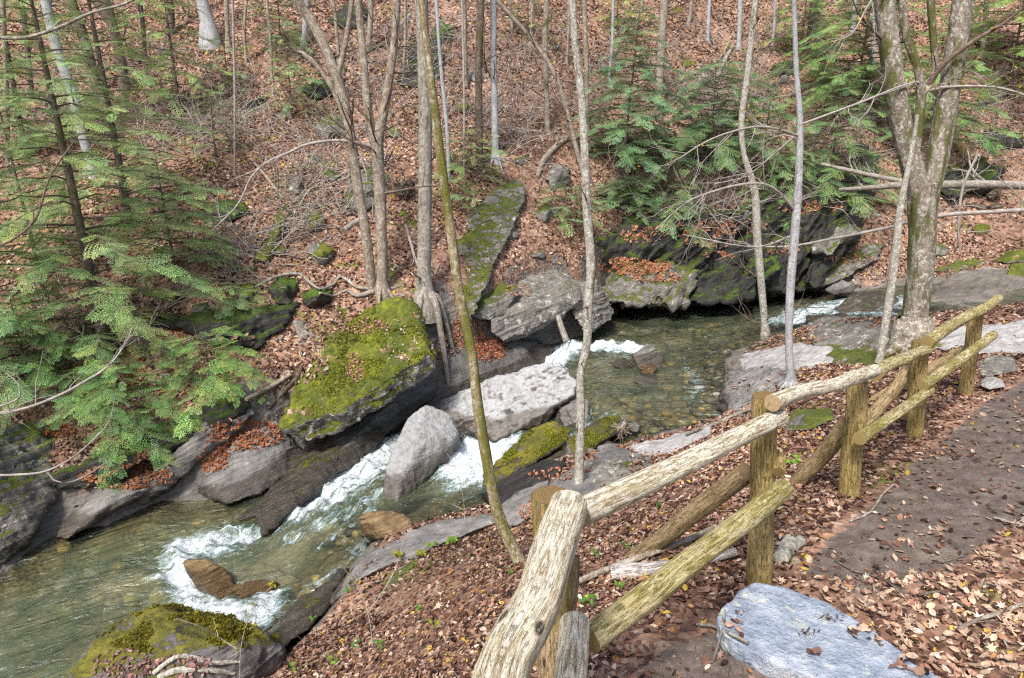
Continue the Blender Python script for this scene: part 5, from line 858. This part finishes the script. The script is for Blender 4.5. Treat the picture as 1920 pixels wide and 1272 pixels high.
for k, (bx, by, tx, w_, mt, lb) in enumerate([(565,110,575,10,'bark_pale','pale trunk behind the forked tree stems at the top'),(640,200,625,6,'bark_tan','thin straight stem seen between the forked tree stems'),(994,95,998,7,'bark_tan','thin tan stem at the top right of the bowed trunk'),(1100,240,1095,8,'bark_tan','tan trunk half hidden behind the white spotted trunk'),
        (1598,60,1602,8,'bark_pale','thin grey trunk among hemlock tops at upper right'),(690,95,695,9,'bark_tan','brown stem behind the right fork of the forked tree'),(320,70,318,12,'bark_dark','dark trunk inside the small upper left hemlock'),(870,330,866,4,'twig','whip thin stem beside the small round hemlock'),(755,160,760,5,'bark_tan','thin stem left of the straight grey trunk near the top'),
        (1190,60,1205,5,'bark_tan','thin crooked stem above the conical hemlock'),(960,60,955,5,'bark_tan','thin stem right of the smooth bluish trunk near top'),(60,190,40,9,'bark_dark','dark stem behind boughs in the far top left corner'),(440,330,436,4,'twig','thin grey stem in the brush left of the forked tree'),(15,330,5,8,'bark_tan','brown stem at the far left edge behind boughs'),(1142,150,1150,5,'bark_pale','thin pale stem just left of the cone shaped hemlock top'),(1290,50,1296,6,'bark_tan','thin stem at the top between the tan and thin white trunks'),(1448,90,1452,5,'bark_pale','thin pale stem at the top between mottled and smooth grey trunks'),(510,150,500,5,'bark_tan','crooked thin stem left of the feathery hemlock sapling'),(272,120,262,8,'bark_dark','dark stem right of the furrowed trunk'),(1062,120,1066,5,'bark_tan','thin stem between slim brown and white spotted trunks near top'),(1640,120,1630,7,'bark_pale','pale stem behind the left limb of the big forked tree'),(1840,110,1850,8,'bark_tan','brown stem right of the right limb of the big forked tree'),(350,40,352,5,'bark_tan','thin brown stem left of the thick pale grey trunk')]):
    tree('slender_tree', lb, [[(bx, by, w_), ((bx + tx) / 2 + 2, by / 2, w_), (tx, 0, w_)]], mt, seed=40 + k, twigs=6, tl=.9)
# ---------------------------------------------------------------- hemlocks
def frond_tpl(r, n_side, per, L=.55, w=.016, l=.075):
    a = []                                                 # (base, dir, len, width)
    for i in range(n_side):
        t = (i + 1) / (n_side + 1); sl = L * .42 * (1 - t) ** .6 * (.6 + .4 * math.sin(t * 3)) + .04; x = t * L
        for s in (-1, 1):
            an = R(48 + r.uniform(-8, 8)); d = np.array([math.cos(an), s * math.sin(an), 0])
            for k in range(per):
                u = k / per * sl; b = np.array([x, 0, 0]) + d * u; b[2] = -.12 * (x * x + (u * 1.2) ** 2)
                for q in ((-1, 1) if per > 1 else (s,)):
                    a2 = an * s + q * R(28 + r.uniform(-12, 12)); a.append((b, np.array([math.cos(a2), math.sin(a2), -.15]), l * r.uniform(.7, 1.2), w))
    return a
def make_tpl(n_side, per, L, w, l, seed):
    r = np.random.default_rng(seed); V = []
    for b, d, ln, wd in frond_tpl(r, n_side, per, L, w, l):
        d = d / np.linalg.norm(d); s = np.cross(d, [0, 0, 1]); s /= np.linalg.norm(s)
        V += [b, b + d * ln * .5 + s * wd * .5, b + d * ln, b + d * ln * .5 - s * wd * .5]
    return np.array(V)
TPLF = {'hi': [make_tpl(8, 3, .44, .011, .055, s) for s in range(4)], 'mid': [make_tpl(7, 2, .48, .016, .075, s) for s in range(4)]}
def hemlock(label, base, h, rad, lo=.1, nb=36, q='mid', Y=None, seed=0, tint=(.07, .14, .062), dens=1., trunk=None, az=None, cone=1.0, name='hemlock', group=None, droop=.35):
    r = np.random.default_rng(seed + 500); g = G(*base) if Y is None else P(base[0], base[1], Y); g = np.array([g[0], g[1], float(H(g[0], g[1]))]) if Y is None else g
    e = empty(name, g); meta(e, label, 'hemlock', group); tr = (trunk or h * .009 + .015) * .8; nb = int(nb * 1.35)
    lx = r.normal(0, .04, 2) * h; tp = [g - [0, 0, .2], g + [lx[0] * .3, lx[1] * .3, h * .35], g + [lx[0] * .7, lx[1] * .7, h * .7], g + [lx[0], lx[1], h]]
    mb = MB(); mb.tube(tp, [tr * 1.1, tr * .8, tr * .45, tr * .12], 10, .15, .06, True, seed); mb.build('trunk', M['bark_dark'], e)
    bm_ = MB(); Vs, Cs = [], []
    for i in range(nb):
        t = (i + r.uniform(0, 1)) / nb; hh = h * (lo + (1 - lo) * t ** .9); L = rad * ((1 - t * .93) ** (.7 * cone)) * r.uniform(.65, 1.15)
        a = i * 2.4 + r.uniform(-.4, .4)
        if az is not None and r.uniform() < .7: a = az + r.normal(0, .7)
        k = hh / h; o_ = g + np.array([lx[0] * k, lx[1] * k, hh]); d = np.array([math.cos(a), math.sin(a), 0]); n = 7; pts = []
        for j in range(n + 1):
            s = j / n; pts.append(o_ + d * L * s + [0, 0, L * (.16 * s * (1 + t) - droop * s * s)] + np.append(r.normal(0, .02, 2) * L * s, r.normal(0, .012) * L))
        pts = np.array(pts); bm_.tube(pts, np.linspace(.006 + L * .007, .002, n + 1), 4, .2, 0, False, i)
        nf = max(5, int(L * (13.5 if q == 'mid' else 15) * dens)); tb = r.uniform(.75, 1.3); nf = 1 if r.uniform() < .07 else nf; side = np.cross([0, 0, 1], d)
        for f in range(nf):
            s = .15 + .85 * (f + r.uniform(0, 1)) / nf; x = s * n; j = min(n - 1, int(x)); p = pts[j] + (pts[j + 1] - pts[j]) * (x - j); tg = pts[j + 1] - pts[j]; tg /= np.linalg.norm(tg)
            sg = 1 if f % 2 else -1; an = R(r.uniform(25, 65)) * sg * (1 - s * .5) + r.normal(0, .15)
            fd = tg * math.cos(an) + side * math.sin(an); fd[2] += r.normal(-.05, .12); fd /= np.linalg.norm(fd)
            up = np.array([0, 0, 1]) + r.normal(0, .22, 3); lat = np.cross(up, fd); lat /= np.linalg.norm(lat); up = np.cross(fd, lat)
            T = TPLF[q][r.integers(4)] * (r.uniform(.6, 1.15) * min(1.25, .55 + L * .35) * (1 - s * .25))
            Vs.append(p + T[:, :1] * fd + T[:, 1:2] * lat + T[:, 2:] * up)
            c = (np.array(tint) * np.array([3.4, 2.6, 1.7]) + .055) * tb * r.uniform(.65, 1.5) * np.array([r.uniform(.8, 1.25), 1, r.uniform(.8, 1.25)]); Cs.append(np.repeat(np.append(c, 1)[None], len(T), 0))
    V = np.vstack(Vs); F = np.arange(len(V)).reshape(-1, 4)
    bm_.build('branches', M['bark_dark'], e); obj('crown', mesh_np('crown', V, F, 4, False, None, {'tint': ('FLOAT_COLOR', np.vstack(Cs))}), M['needle'], e)
    return e
HEM = [
 ('tall hemlock with a dark trunk and wide layered boughs left of the boulder', (205,690), 6.0, 2.0, dict(lo=.05, nb=52, q='hi', seed=1, trunk=.10)),
 ('hemlock filling the left edge with pale green boughs', (-30,790), 5.0, 1.9, dict(lo=.08, nb=46, q='hi', seed=2, tint=(.075,.155,.075))),
 ('hemlock rising behind the wide boughs beside the bent pale trunk', (245,430), 5.2, 1.7, dict(lo=.1, nb=44, seed=3, trunk=.09)),
 ('small hemlock beneath the flared grey trunk at top left', (338,218), 4.0, 1.35, dict(lo=.08, nb=34, seed=4, tint=(.075,.15,.05))),
 ('hemlock in the top left corner behind the bent pale trunk', (50,300), 6., 1.8, dict(lo=.1, nb=44, seed=5)),
 ('feathery hemlock sapling left of the forked tree', (548,222), 2.0, .85, dict(lo=.05, nb=26, seed=6, tint=(.085,.17,.085), cone=.6)),
 ('dark round hemlock at the top behind the forked tree', (528,100), 2.0, 1.1, dict(lo=.05, nb=24, seed=7, tint=(.05,.10,.055), cone=.6)),
 ('dense cone shaped hemlock right of the white spotted trunk', (1167,335), 4.0, 1.75, dict(lo=.08, nb=60, seed=8, tint=(.045,.115,.065), dens=1.25)),
 ('low spreading hemlock right of the cone shaped one', (1330,330), 2.8, 2.3, dict(lo=.12, nb=40, seed=9, tint=(.045,.11,.055), cone=.6)),
 ('yellowish small hemlock uphill of the cone shaped one', (1155,60), 1.8, .9, dict(lo=.05, nb=20, seed=10, tint=(.11,.17,.04))),
 ('hemlock with sprays hanging over the dark cliff', (1550,400), 3.6, 2.0, dict(lo=.1, nb=46, seed=11, tint=(.05,.115,.05))),
 ('broad hemlock clump left of the big forked tree at top', (1600,215), 4.6, 2.7, dict(lo=.05, nb=56, seed=12, tint=(.055,.13,.045), dens=1.1)),
 ('hemlock seen between the two limbs of the big forked tree', (1755,300), 4.4, 1.8, dict(lo=.1, nb=36, seed=13, tint=(.05,.13,.05))),
 ('hemlock in the top right corner of the slope', (1895,150), 4.4, 2.8, dict(lo=.02, nb=44, seed=14, tint=(.065,.14,.04))),
 ('pale thin hemlock behind the smooth grey trunk', (1425,372), 2.6, 1.5, dict(lo=.25, nb=22, seed=15, tint=(.07,.14,.07), dens=.8)),
 ('hemlock boughs drooping over the left part of the dark cliff', (1262,425), 1.6, 1.5, dict(lo=.1, nb=20, seed=31, tint=(.055,.12,.06), cone=.5, droop=.5)),
 ('hemlock boughs hanging over the cliff behind the smooth grey trunk', (1470,420), 1.8, 1.7, dict(lo=.1, nb=24, seed=32, tint=(.06,.13,.055), cone=.5, droop=.5)),
 ('green hemlock filling the top edge left of the big forked tree', (1500,110), 2.6, 1.6, dict(lo=.05, nb=28, seed=33, tint=(.06,.14,.045))),
 ('small round hemlock bush around the slim dark trunk', (882,338), 1.0, .75, dict(lo=.03, nb=18, seed=16, tint=(.07,.13,.05), cone=.5)),
 ('tiny hemlock seedling beside the mossy leaning trunk', (862,392), .6, .45, dict(lo=.05, nb=12, seed=17, tint=(.07,.14,.07), cone=.5)),
 ('low hemlock below the broken grey rocks', (1062,420), .9, .85, dict(lo=.05, nb=16, seed=18, tint=(.05,.11,.05), cone=.5)),
 ('isolated low hemlock sprig above the dark overhanging ledge', (448,590), .6, .65, dict(lo=.1, nb=14, q='hi', seed=19, cone=.5)),
 ('low hemlock with dark green boughs drooping over the slabs', (225,815), 1.1, 1.15, dict(lo=.2, nb=22, q='hi', seed=20, tint=(.04,.11,.035), cone=.5, droop=.5)),
 ('low bright hemlock boughs reaching right toward the mossy boulder', (395,735), .9, .95, dict(lo=.1, nb=20, q='hi', seed=21, tint=(.06,.14,.04), cone=.5, droop=.45)),
 ('short hemlock at the left edge near the white branches', (60,745), 1.6, 1.3, dict(lo=.15, nb=26, q='hi', seed=22, tint=(.06,.15,.06), cone=.6)),
 ('pale hemlock left of the slope path of roots', (330,520), 2.2, 1.3, dict(lo=.15, nb=26, q='hi', seed=23, tint=(.075,.155,.07), cone=.7)),
 ('hemlock sapling under the outstretched bare branch', (405,300), 1.5, .9, dict(lo=.1, nb=16, seed=24, tint=(.075,.14,.07), dens=.7)),
 ('hemlock clump at far left above the stream boughs', (85,560), 3.4, 1.5, dict(lo=.15, nb=32, q='hi', seed=25, tint=(.06,.13,.055), dens=.8)),
 ('low hemlock under the cliff top right of spotted trunk', (1165,405), .9, 1.2, dict(lo=.1, nb=18, seed=26, tint=(.04,.10,.055), cone=.5)),
 ('grey green hemlock at the very top left of the bowed trunk', (990,75), 1.6, .9, dict(lo=.1, nb=16, seed=27, tint=(.07,.12,.055), dens=.8)),
 ('small hemlock on the upper left slope above the dark wedge rock', (430,180), 1.4, .9, dict(lo=.1, nb=14, seed=28, tint=(.075,.14,.08), dens=.7)),
]
for lb, b, h, rd, kw in HEM: hemlock(lb, b, h, rd, **kw)
# ---------------------------------------------------------------- fallen wood, brush, roots
def gpt(px, py, up=0.):
    h, n, i, d = hit(px, py)
    return np.array(h) + [0, 0, up] if h is not None else G(px, py) + [0, 0, up]
def fallen(name, label, pts, mat, cat='log', up=.03, kids=0, kl=.5, seed=0, seg=10, bark=.08, group=None):
    """pts: (px, py, width px[, Y]) laid on whatever surface is there unless Y is given"""
    r = np.random.default_rng(seed); Q, W_ = [], []
    for p in pts:
        q = P(p[0], p[1], p[3]) if len(p) > 3 else gpt(p[0], p[1], up); Q.append(q); W_.append(max(.0022, p[2] * q[1] * .5 / FPX))
    mb = MB(); mb.tube(Q, W_, seg, .06, bark, True, seed)
    for _ in range(kids):
        i = r.integers(1, len(Q)); t = r.uniform(0, 1); p0 = Q[i - 1] * (1 - t) + Q[i] * t; d = Q[i] - Q[i - 1]; d /= np.linalg.norm(d); s = rnd_dir(r); s[2] = abs(s[2]); v = d + s * .8
        twig(mb, p0, v / np.linalg.norm(v), kl * r.uniform(.5, 1.2), max(.0025, W_[i] * .5), 1, r, 0, .2, 3)
    o = mb.build(name, M[mat], None); c = np.mean(Q, 0); origin(o, c); meta(o, label, cat, group); return o
FW = [
 ('fallen_log', 'curved brown fallen log lying below the slim brown trunk', [(1007,335,8),(1018,305,11),(1040,280,11),(1064,262,8)], 'bark_tan', dict(kids=2)),
 ('fallen_log', 'short pale cut log in leaves left of the forked tree', [(645,436,11),(660,424,11),(674,416,10)], 'bark_grey', dict()),
 ('fallen_tree', 'long grey fallen trunk crossing behind the big forked tree', [(1960,350,15,13.5),(1860,346,15,13.4),(1760,347,15,13.3),(1690,347,13,13.3),(1640,352,10,13.6),(1575,356,7,14.2)], 'bark_grey', dict(kids=5, kl=.9, cat='fallen tree')),
 ('fallen_branch', 'forked pale branch rising left from the long fallen trunk', [(1700,342,9,13.3),(1640,330,8,13.6),(1585,318,7,14),(1540,308,5,14.4)], 'bark_grey', dict(kids=3, cat='branch')),
 ('fallen_branch', 'slender pale branch arching from the right edge toward the pool', [(1960,392,8,12.2),(1850,398,8,12.2),(1760,405,7,12.2),(1660,428,6,12.3),(1560,448,5,12.6),(1480,462,4,12.8),(1400,462,3,13)], 'twig', dict(kids=8, kl=.9, cat='branch')),
 ('dead_stick', 'upright bent dead stick at the right in front of the shelf', [(1800,470,4,12.8),(1797,420,4,12.8),(1806,350,5,12.8),(1832,292,5,12.8)], 'twig', dict(kids=3, kl=.4, cat='stick')),
 ('fallen_log', 'straight weathered log lying in leaves above the cracked slab', [(462,755,9),(500,736,10),(545,708,10)], 'bark_tan', dict(up=.05)),
 ('fallen_log', 'dark rotten branch resting beside the big mossy boulder', [(503,772,7),(530,745,9),(556,716,10),(566,696,8)], 'bark_dark', dict(up=.05)),
 ('dead_stump', 'thin dark stump wedged between the boulders over the cascade', [(1062,640,13,10.6),(1052,612,12,10.7),(1046,592,10,10.8)], 'bark_grey', dict(cat='stump')),
 ('hanging_branch', 'bare dark branch sweeping across the top left corner', [(-40,66,6,6.),(40,72,6,6),(110,52,6,6),(170,25,5,6),(250,0,4,6),(320,-60,3,6)], 'bark_grey', dict(cat='branch', bark=.04)),
 ('hanging_branch', 'long white bare branch curving over the low hemlock boughs', [(-40,780,6,6.8),(40,768,6,6.8),(110,742,6,6.9),(165,712,5,7.0),(205,685,4,7.1),(235,645,3,7.2),(248,615,2,7.3)], 'twig', dict(cat='branch', kids=9, kl=.5)),
 ('hanging_branch', 'short white branch with an upturned tip at left edge', [(-40,775,4,6.6),(20,755,4,6.6),(38,742,3,6.6),(36,722,3,6.6),(12,700,2,6.6)], 'twig', dict(cat='branch', kids=3, kl=.25)),
 ('hanging_branch', 'white branch with a drooping loop over the left dark boulder', [(-40,892,5,6.2),(40,890,5,6.2),(85,884,4,6.2),(130,862,3,6.2),(175,825,3,6.2),(205,790,2,6.2),(216,745,2,6.2)], 'twig', dict(cat='branch', kids=0)),
 ('hanging_branch', 'thin looped twig under the white branch by the dark boulder', [(88,884,2.5,6.2),(100,900,3,6.2),(128,905,2.5,6.2),(165,890,2,6.2),(210,860,1.5,6.2)], 'twig', dict(cat='branch')),
 ('hanging_branch', 'long thin grey branch reaching up through left hemlock boughs', [(-30,480,4,7.5),(60,420,4,7.5),(95,330,3,7.5),(150,250,2,7.5)], 'twig_brown', dict(cat='branch', kids=6, kl=.6)),
 ('birch_log', 'cut white birch log lying behind the lowest front rail', [(1152,1086,36),(1200,1083,33),(1260,1075,24),(1320,1064,20),(1378,1049,17)], 'birchlog', dict(up=.05, seg=20, bark=.03)),
 ('fallen_branch', 'long brown branch behind the birch log on the bank', [(1078,1106,12),(1140,1080,15),(1220,1050,15),(1290,1025,14),(1340,1000,11)], 'bark_tan', dict(cat='branch', up=.05, seg=12)),
 ('cut_log', 'small round cut log end at the foot of the front post', [(1462,1060,34),(1480,1030,36)], 'bark_birch', dict(up=.04, seg=18)),
 ('cut_log', 'grey weathered cut log tucked behind the small round one', [(1478,1040,22),(1500,1022,24)], 'bark_grey', dict(up=.03, seg=14)),
 ('stick', 'curved grey stick with a fork lying on the flagstone corner', [(1305,1180,7),(1335,1183,9),(1370,1200,9),(1402,1216,8)], 'bark_grey', dict(cat='stick', up=.03)),
 ('stick', 'thin twig crossing the curved grey stick at flagstone', [(1358,1160,3),(1352,1200,4),(1337,1252,4)], 'bark_grey', dict(cat='stick', up=.05)),
 ('stick', 'bent brown stick on the path right of the second post', [(1592,982,4),(1630,965,5),(1655,930,5),(1676,912,5)], 'bark_tan', dict(cat='stick', up=.015)),
 ('stick', 'forked tan stick at the right edge among pale leaves', [(1795,1190,9),(1830,1172,9),(1880,1156,10),(1960,1125,11)], 'bark_tan', dict(cat='stick', up=.03, kids=2, kl=.12)),
 ('stick', 'dark crooked twig in the leaves right of the flagstone', [(1720,1125,5),(1765,1118,6),(1790,1135,6),(1825,1158,6)], 'bark_dark', dict(cat='stick', up=.03)),
 ('stick', 'straight dark twig on bare dirt in the middle of path', [(1725,1060,3),(1770,1056,4),(1808,1045,4)], 'bark_dark', dict(cat='stick', up=.01)),
 ('stick', 'pale straight stick at the right edge of the path', [(1863,976,5),(1890,984,5),(1950,996,6)], 'twig', dict(cat='stick', up=.02)),
 ('stick', 'long thin dark root twig beside the flagstone edge', [(1565,1055,3),(1600,1075,4),(1660,1093,4),(1720,1147,3)], 'bark_dark', dict(cat='stick', up=.015)),
 ('surface_root', 'grey twisting root at the bottom edge by the foreground boulder', [(290,1268,11),(322,1243,12),(350,1236,12),(400,1248,12),(450,1246,8)], 'bark_birch', dict(cat='root', up=.03)),
 ('surface_root', 'thicker pale root looping below the twisting root at bottom', [(300,1275,14),(340,1262,15),(390,1262,13),(440,1268,10)], 'bark_birch', dict(cat='root', up=.03)),
 ('surface_root', 'pale snaking roots along the slope left of the grey trunk', [(480,545,4),(520,525,6),(560,520,5),(580,535,6),(600,548,5),(625,540,6),(640,525,6),(670,545,6),(705,548,8)], 'bark_grey', dict(cat='root', up=.06)),
 ('surface_root', 'thick root running from forked tree toward the mossy boulder', [(700,552,10),(670,560,7),(650,550,6),(628,560,5),(600,555,4)], 'bark_grey', dict(cat='root', up=.05)),
 ('surface_root', 'thin roots hanging down from the straight grey trunk', [(805,570,9),(822,595,6),(830,625,4),(836,655,3)], 'bark_grey', dict(cat='root', up=.05)),
 ('surface_root', 'long root along the near bank under the second rail', [(1285,820,5),(1340,800,7),(1400,775,7),(1470,760,6)], 'bark_grey', dict(cat='root', up=.04)),
 ('fallen_branch', 'thin pale dead branch leaning at the grey trunk foot', [(770,455,5,12.1),(780,490,5,12),(792,510,5,11.9),(760,420,4,12.2)][::-1][0:1] + [(770,455,5,12.1),(780,490,5,12),(792,510,5,11.9)], 'twig', dict(cat='branch', kids=3)),
 ('fallen_log', 'pale dead log crossing the slope by the uprooted twigs', [(1330,232,6),(1360,238,7),(1400,246,6)], 'twig', dict(kids=3)),
 ('fallen_log', 'grey leaning dead stem in the brush at upper right', [(1340,160,8),(1358,120,7),(1372,95,6)], 'bark_grey', dict(kids=2, up=.1)),
 ('fallen_log', 'pale fallen stem up the slope right of forked tree', [(742,58,6),(758,42,8),(770,30,7)], 'twig', dict()),
 ('fallen_log', 'dark fallen log by the outcrop at the top left of centre', [(680,105,7),(720,85,8),(760,72,6)], 'bark_dark', dict()),
 ('fallen_log', 'dark log in the shadow right of the cone shaped hemlock', [(1275,225,8),(1330,215,9),(1390,222,7)], 'bark_dark', dict(kids=3)),
 ('fallen_log', 'pink brown dead log at the far left under boughs', [(15,225,6),(40,235,7),(75,250,5)], 'bark_tan', dict()),
 ('fallen_log', 'thin dead stem lying downhill of the dark wedge rock', [(470,300,4),(500,335,5),(530,375,4)], 'bark_tan', dict()),
 ('fallen_log', 'dark rotting log below the dark shelf on the right slope', [(1810,385,7),(1850,392,8),(1880,388,6)], 'bark_dark', dict(kids=3)),
]
for k, (nm, lb, pts, mt, kw) in enumerate(FW): fallen(nm, lb, pts, mt, seed=k + 1, **kw)
def brush():
    r = np.random.default_rng(77); mb = MB(); zones = [(400,250,110,50,70),(460,200,60,60,50),(330,240,120,60,60),(1300,200,90,60,110),(1350,250,80,50,80),(1000,120,150,80,90),(700,140,100,110,120),(600,300,90,80,90),(1250,340,120,60,80),(960,220,110,70,90),(1600,260,80,60,70),(1480,300,100,60,60),(800,90,80,60,70),(1400,90,120,70,70),(560,390,90,80,60),(1150,140,80,90,50),(1330,390,80,40,70),(1760,420,80,40,20),(1850,270,60,60,30),(120,220,110,100,70),(200,620,120,60,50),(480,470,70,60,40),(1880,330,50,60,20),(900,250,90,80,40),(300,130,100,70,60),(1560,340,80,50,60),(1690,240,60,60,40),(1850,200,60,60,40),(1400,180,70,60,60),(1230,130,60,60,40)]
    for px, py, rx, ry, n in zones:
        for _ in range(n):
            x, y = px + r.normal(0, .55) * rx, py + r.normal(0, .55) * ry
            h, nn, i, d = hit(x, max(2, y))
            if h is None or h.y < 9.5: continue
            if 1:
              for _k in range(2):
                dd = rnd_dir(r); dd[2] = abs(dd[2]) * .45 + .02; twig(mb, np.array(h) - [0, 0, .02], dd / np.linalg.norm(dd), r.uniform(.4, 1.5), r.uniform(.008, .017), 1 if r.uniform() < .6 else 0, r, .02, .2, 3, 3)
    o = mb.build('dead_brush', M['twig'], None); meta(o, 'tangles of thin dead twigs and branchlets strewn over the hillside', 'brush', kind='stuff')
brush()
def ground_twigs():
    r = np.random.default_rng(78); mb = MB()
    for _ in range(420):
        y = r.uniform(2.2, 7.5); x = r.uniform(-.75, .75) * (y + .6)
        if poly_sd(np.array([x]), np.array([y]), SP)[0] < .1: continue
        z = float(H(x, y)) + .012; a = r.uniform(0, 6.3); twig(mb, np.array([x, y, z]), np.array([math.cos(a), math.sin(a), .0]), r.uniform(.06, .3), r.uniform(.0012, .003), 0, r, 0, .12, 0, 4)
    o = mb.build('small_twigs', M['twig_brown'], None); meta(o, 'small broken twigs scattered over the leaves and path dirt', 'twigs', kind='stuff')
ground_twigs()
def rootmass(label, px, py, rad, n, mat, seed, up=.2, name='root_mass'):
    r = np.random.default_rng(seed); mb = MB(); c = gpt(px, py, up)
    for _ in range(n): twig(mb, c + r.normal(0, .2, 3) * rad, rnd_dir(r), rad * r.uniform(.6, 1.4), .012 * (1 + rad), 1, r, -.2, .35, 3, 4)
    mb.tube([c - [rad * .5, 0, .1], c, c + [rad * .4, 0, rad * .5]], [rad * .3, rad * .42, rad * .2], 10, .05, .4, True, seed)
    o = mb.build(name, M[mat], None); origin(o, c); meta(o, label, 'roots'); return o
rootmass('upturned dark root plate of a fallen tree on the mid slope', 760, 372, .32, 46, 'bark_dark', 1)
rootmass('brown tangled root clump caught on rocks at the pool outlet', 1165, 808, .16, 60, 'bark_tan', 2, .05)
rootmass('bleached upturned roots in the brush at upper right of centre', 1322, 160, .45, 40, 'twig', 3)
rootmass('black twisted roots on the right slope below the shelf', 1860, 378, .3, 36, 'bark_dark', 4)
# seedlings
def seedling(label, px, py, s, n, tint, seed, lobed=True, hgt=.05):
    r = np.random.default_rng(seed + 900); g = gpt(px, py); e = empty('seedling', g); meta(e, label, 'seedling'); mb = MB(); Ps = []; 
    for k in range(n):
        a = k * 2.4 + r.uniform(0, .5); q = g + np.array([math.cos(a), math.sin(a), 0]) * s * r.uniform(.25, .9) + [0, 0, hgt * r.uniform(.6, 1.4)]
        mb.tube([g, (g + q) / 2 + [0, 0, hgt * .3], q], [.0022, .0018, .0012], 5, .03, 0, False, k); Ps.append(q)
    mb.build('stem', M['green_stem'], e); T = TPLM if lobed else TPL6; Q = [(i, (i + 1) % 14, 14) for i in range(14)] if lobed else [(0, 6, 1), (1, 6, 2), (2, 6, 3), (0, 5, 6), (5, 4, 6), (4, 3, 6)]
    c = np.array(tint) * r.uniform(.75, 1.25, (n, 1)); up = np.repeat([[0., 0, 1]], n, 0) + r.normal(0, .15, (n, 3)) + [0, -.35, 0]
    V, F, C = leaves_mesh('', np.array(Ps), up, s * r.uniform(.7, 1.15, n), c, T, Q, r, .15)
    obj('leaves', mesh_np('leaves', V, F, 3, False, None, {'tint': ('FLOAT_COLOR', C)}), M['green'], e)
M['green_stem'] = m_bark('green_stem', (.10, .14, .03), (.18, .26, .06), (.28, .34, .10))
gA, gB, gC = (.19, .36, .035), (.12, .30, .05), (.34, .36, .04)
for k, a in enumerate([('bright lobed seedling cluster at the top edge of the bank by the water', 850, 1022, .075, 8, gA), ('small lobed seedling just left of the bright cluster', 808, 1028, .06, 3, gA), ('yellow green patch of tiny leaves above the tilted stone', 745, 1048, .06, 14, gC), ('tiny leaved patch right of the tilted stone top', 790, 1045, .055, 12, gC),
      ('single seedling left of the tilted mossy stone', 693, 1080, .05, 3, gA), ('dark green seedling clump at the bank edge far left', 655, 1112, .055, 5, gB), ('two leaved seedling in the middle of the leafy bank', 786, 1152, .055, 3, gA), ('lobed bright seedling at bottom beside a thin stem', 711, 1217, .065, 4, gB),
      ('round leaved seedling left of the thin stem', 666, 1219, .06, 4, gB), ('broad leaf seedling nearly at the bottom edge', 625, 1250, .07, 3, gA), ('bright folded leaf at the bottom edge by the roots', 553, 1262, .06, 3, gA), ('yellowish ragged leaves low on the bank', 815, 1182, .06, 3, gC), ('small green seedling at the foot of the mossy leaning trunk', 955, 1081, .04, 3, gB),
      ('seedling behind the rail junction on the leafy bank', 1115, 1049, .045, 4, gB), ('tiny seedling right of the one behind the junction', 1176, 1033, .04, 3, gB), ('bright lime seedling between first and second posts', 1490, 876, .07, 5, (.25, .5, .04)), ('green seedling beside the short rail end at bottom', 1103, 1140, .05, 5, gB), ('tiny sprig on the leaves below the birch log', 1160, 1108, .035, 3, gB),
      ('dark leafy sprig on the leaves above the long birch rail', 1232, 958, .05, 4, (.08, .16, .03)), ('pale green sprig far down on the bank edge', 586, 1168, .04, 3, gA), ('low green plant at the path edge near third post', 1578, 858, .04, 3, gB)]): seedling(a[0], a[1], a[2], a[3], a[4], a[5], k, hgt=.06)
# budding shoots in the foreground
def shoot(label, lines, seed, nb, Y0):
    r = np.random.default_rng(seed); mb = MB()
    for l in lines: mb.tube([P(a, b, Y0 + dy) for a, b, dy in l], np.linspace(.0045, .0015, len(l)), 5, .05, 0, False, seed)
    c = P(lines[0][0][0], lines[0][0][1], Y0); e = empty('budding_shoot', c); meta(e, label, 'shoot'); mb.build('stem', M['twig'], e)
    V = np.vstack(mb.V); V = V[len(V) // 4:]; i = r.integers(0, len(V), nb); p = np.repeat(V[i], 4, 0) + r.normal(0, .012, (nb * 4, 3))
    Vv, Ff, Cc = leaves_mesh('', p, r.normal(size=p.shape), r.uniform(.015, .035, len(p)), np.array([.42, .38, .03]) * r.uniform(.6, 1.2, (len(p), 1)), TPL6, [(0, 6, 1), (1, 6, 2), (2, 6, 3), (0, 5, 6), (5, 4, 6), (4, 3, 6)], r)
    obj('buds', mesh_np('buds', Vv, Ff, 3, False, None, {'tint': ('FLOAT_COLOR', Cc)}), M['green'], e)['kind'] = 'stuff'
shoot('budding shoot with yellow tips rising over the foreground boulder', [[(450,1290,0),(452,1215,0),(468,1155,0),(490,1120,.1),(512,1098,.2)],[(468,1155,0),(455,1140,.1)],[(445,1218,0),(410,1195,0),(375,1175,-.1),(330,1160,-.1)],[(410,1195,0),(400,1160,.1)],[(468,1180,0),(490,1165,.1)]], 1, 16, 4.2)
shoot('thin bare shoot with few buds on the bank beside the shoots', [[(700,1215,0),(690,1150,0),(670,1100,.1),(640,1060,.1)],[(690,1150,0),(730,1090,.1),(750,1040,.2),(760,990,.3)]], 2, 6, 4.2)
shoot('thin twig standing in front of the grey oval boulder', [[(872,985,0),(868,930,0),(855,880,0),(838,850,.1)],[(868,955,0),(845,945,0)]], 3, 2, 5.6)
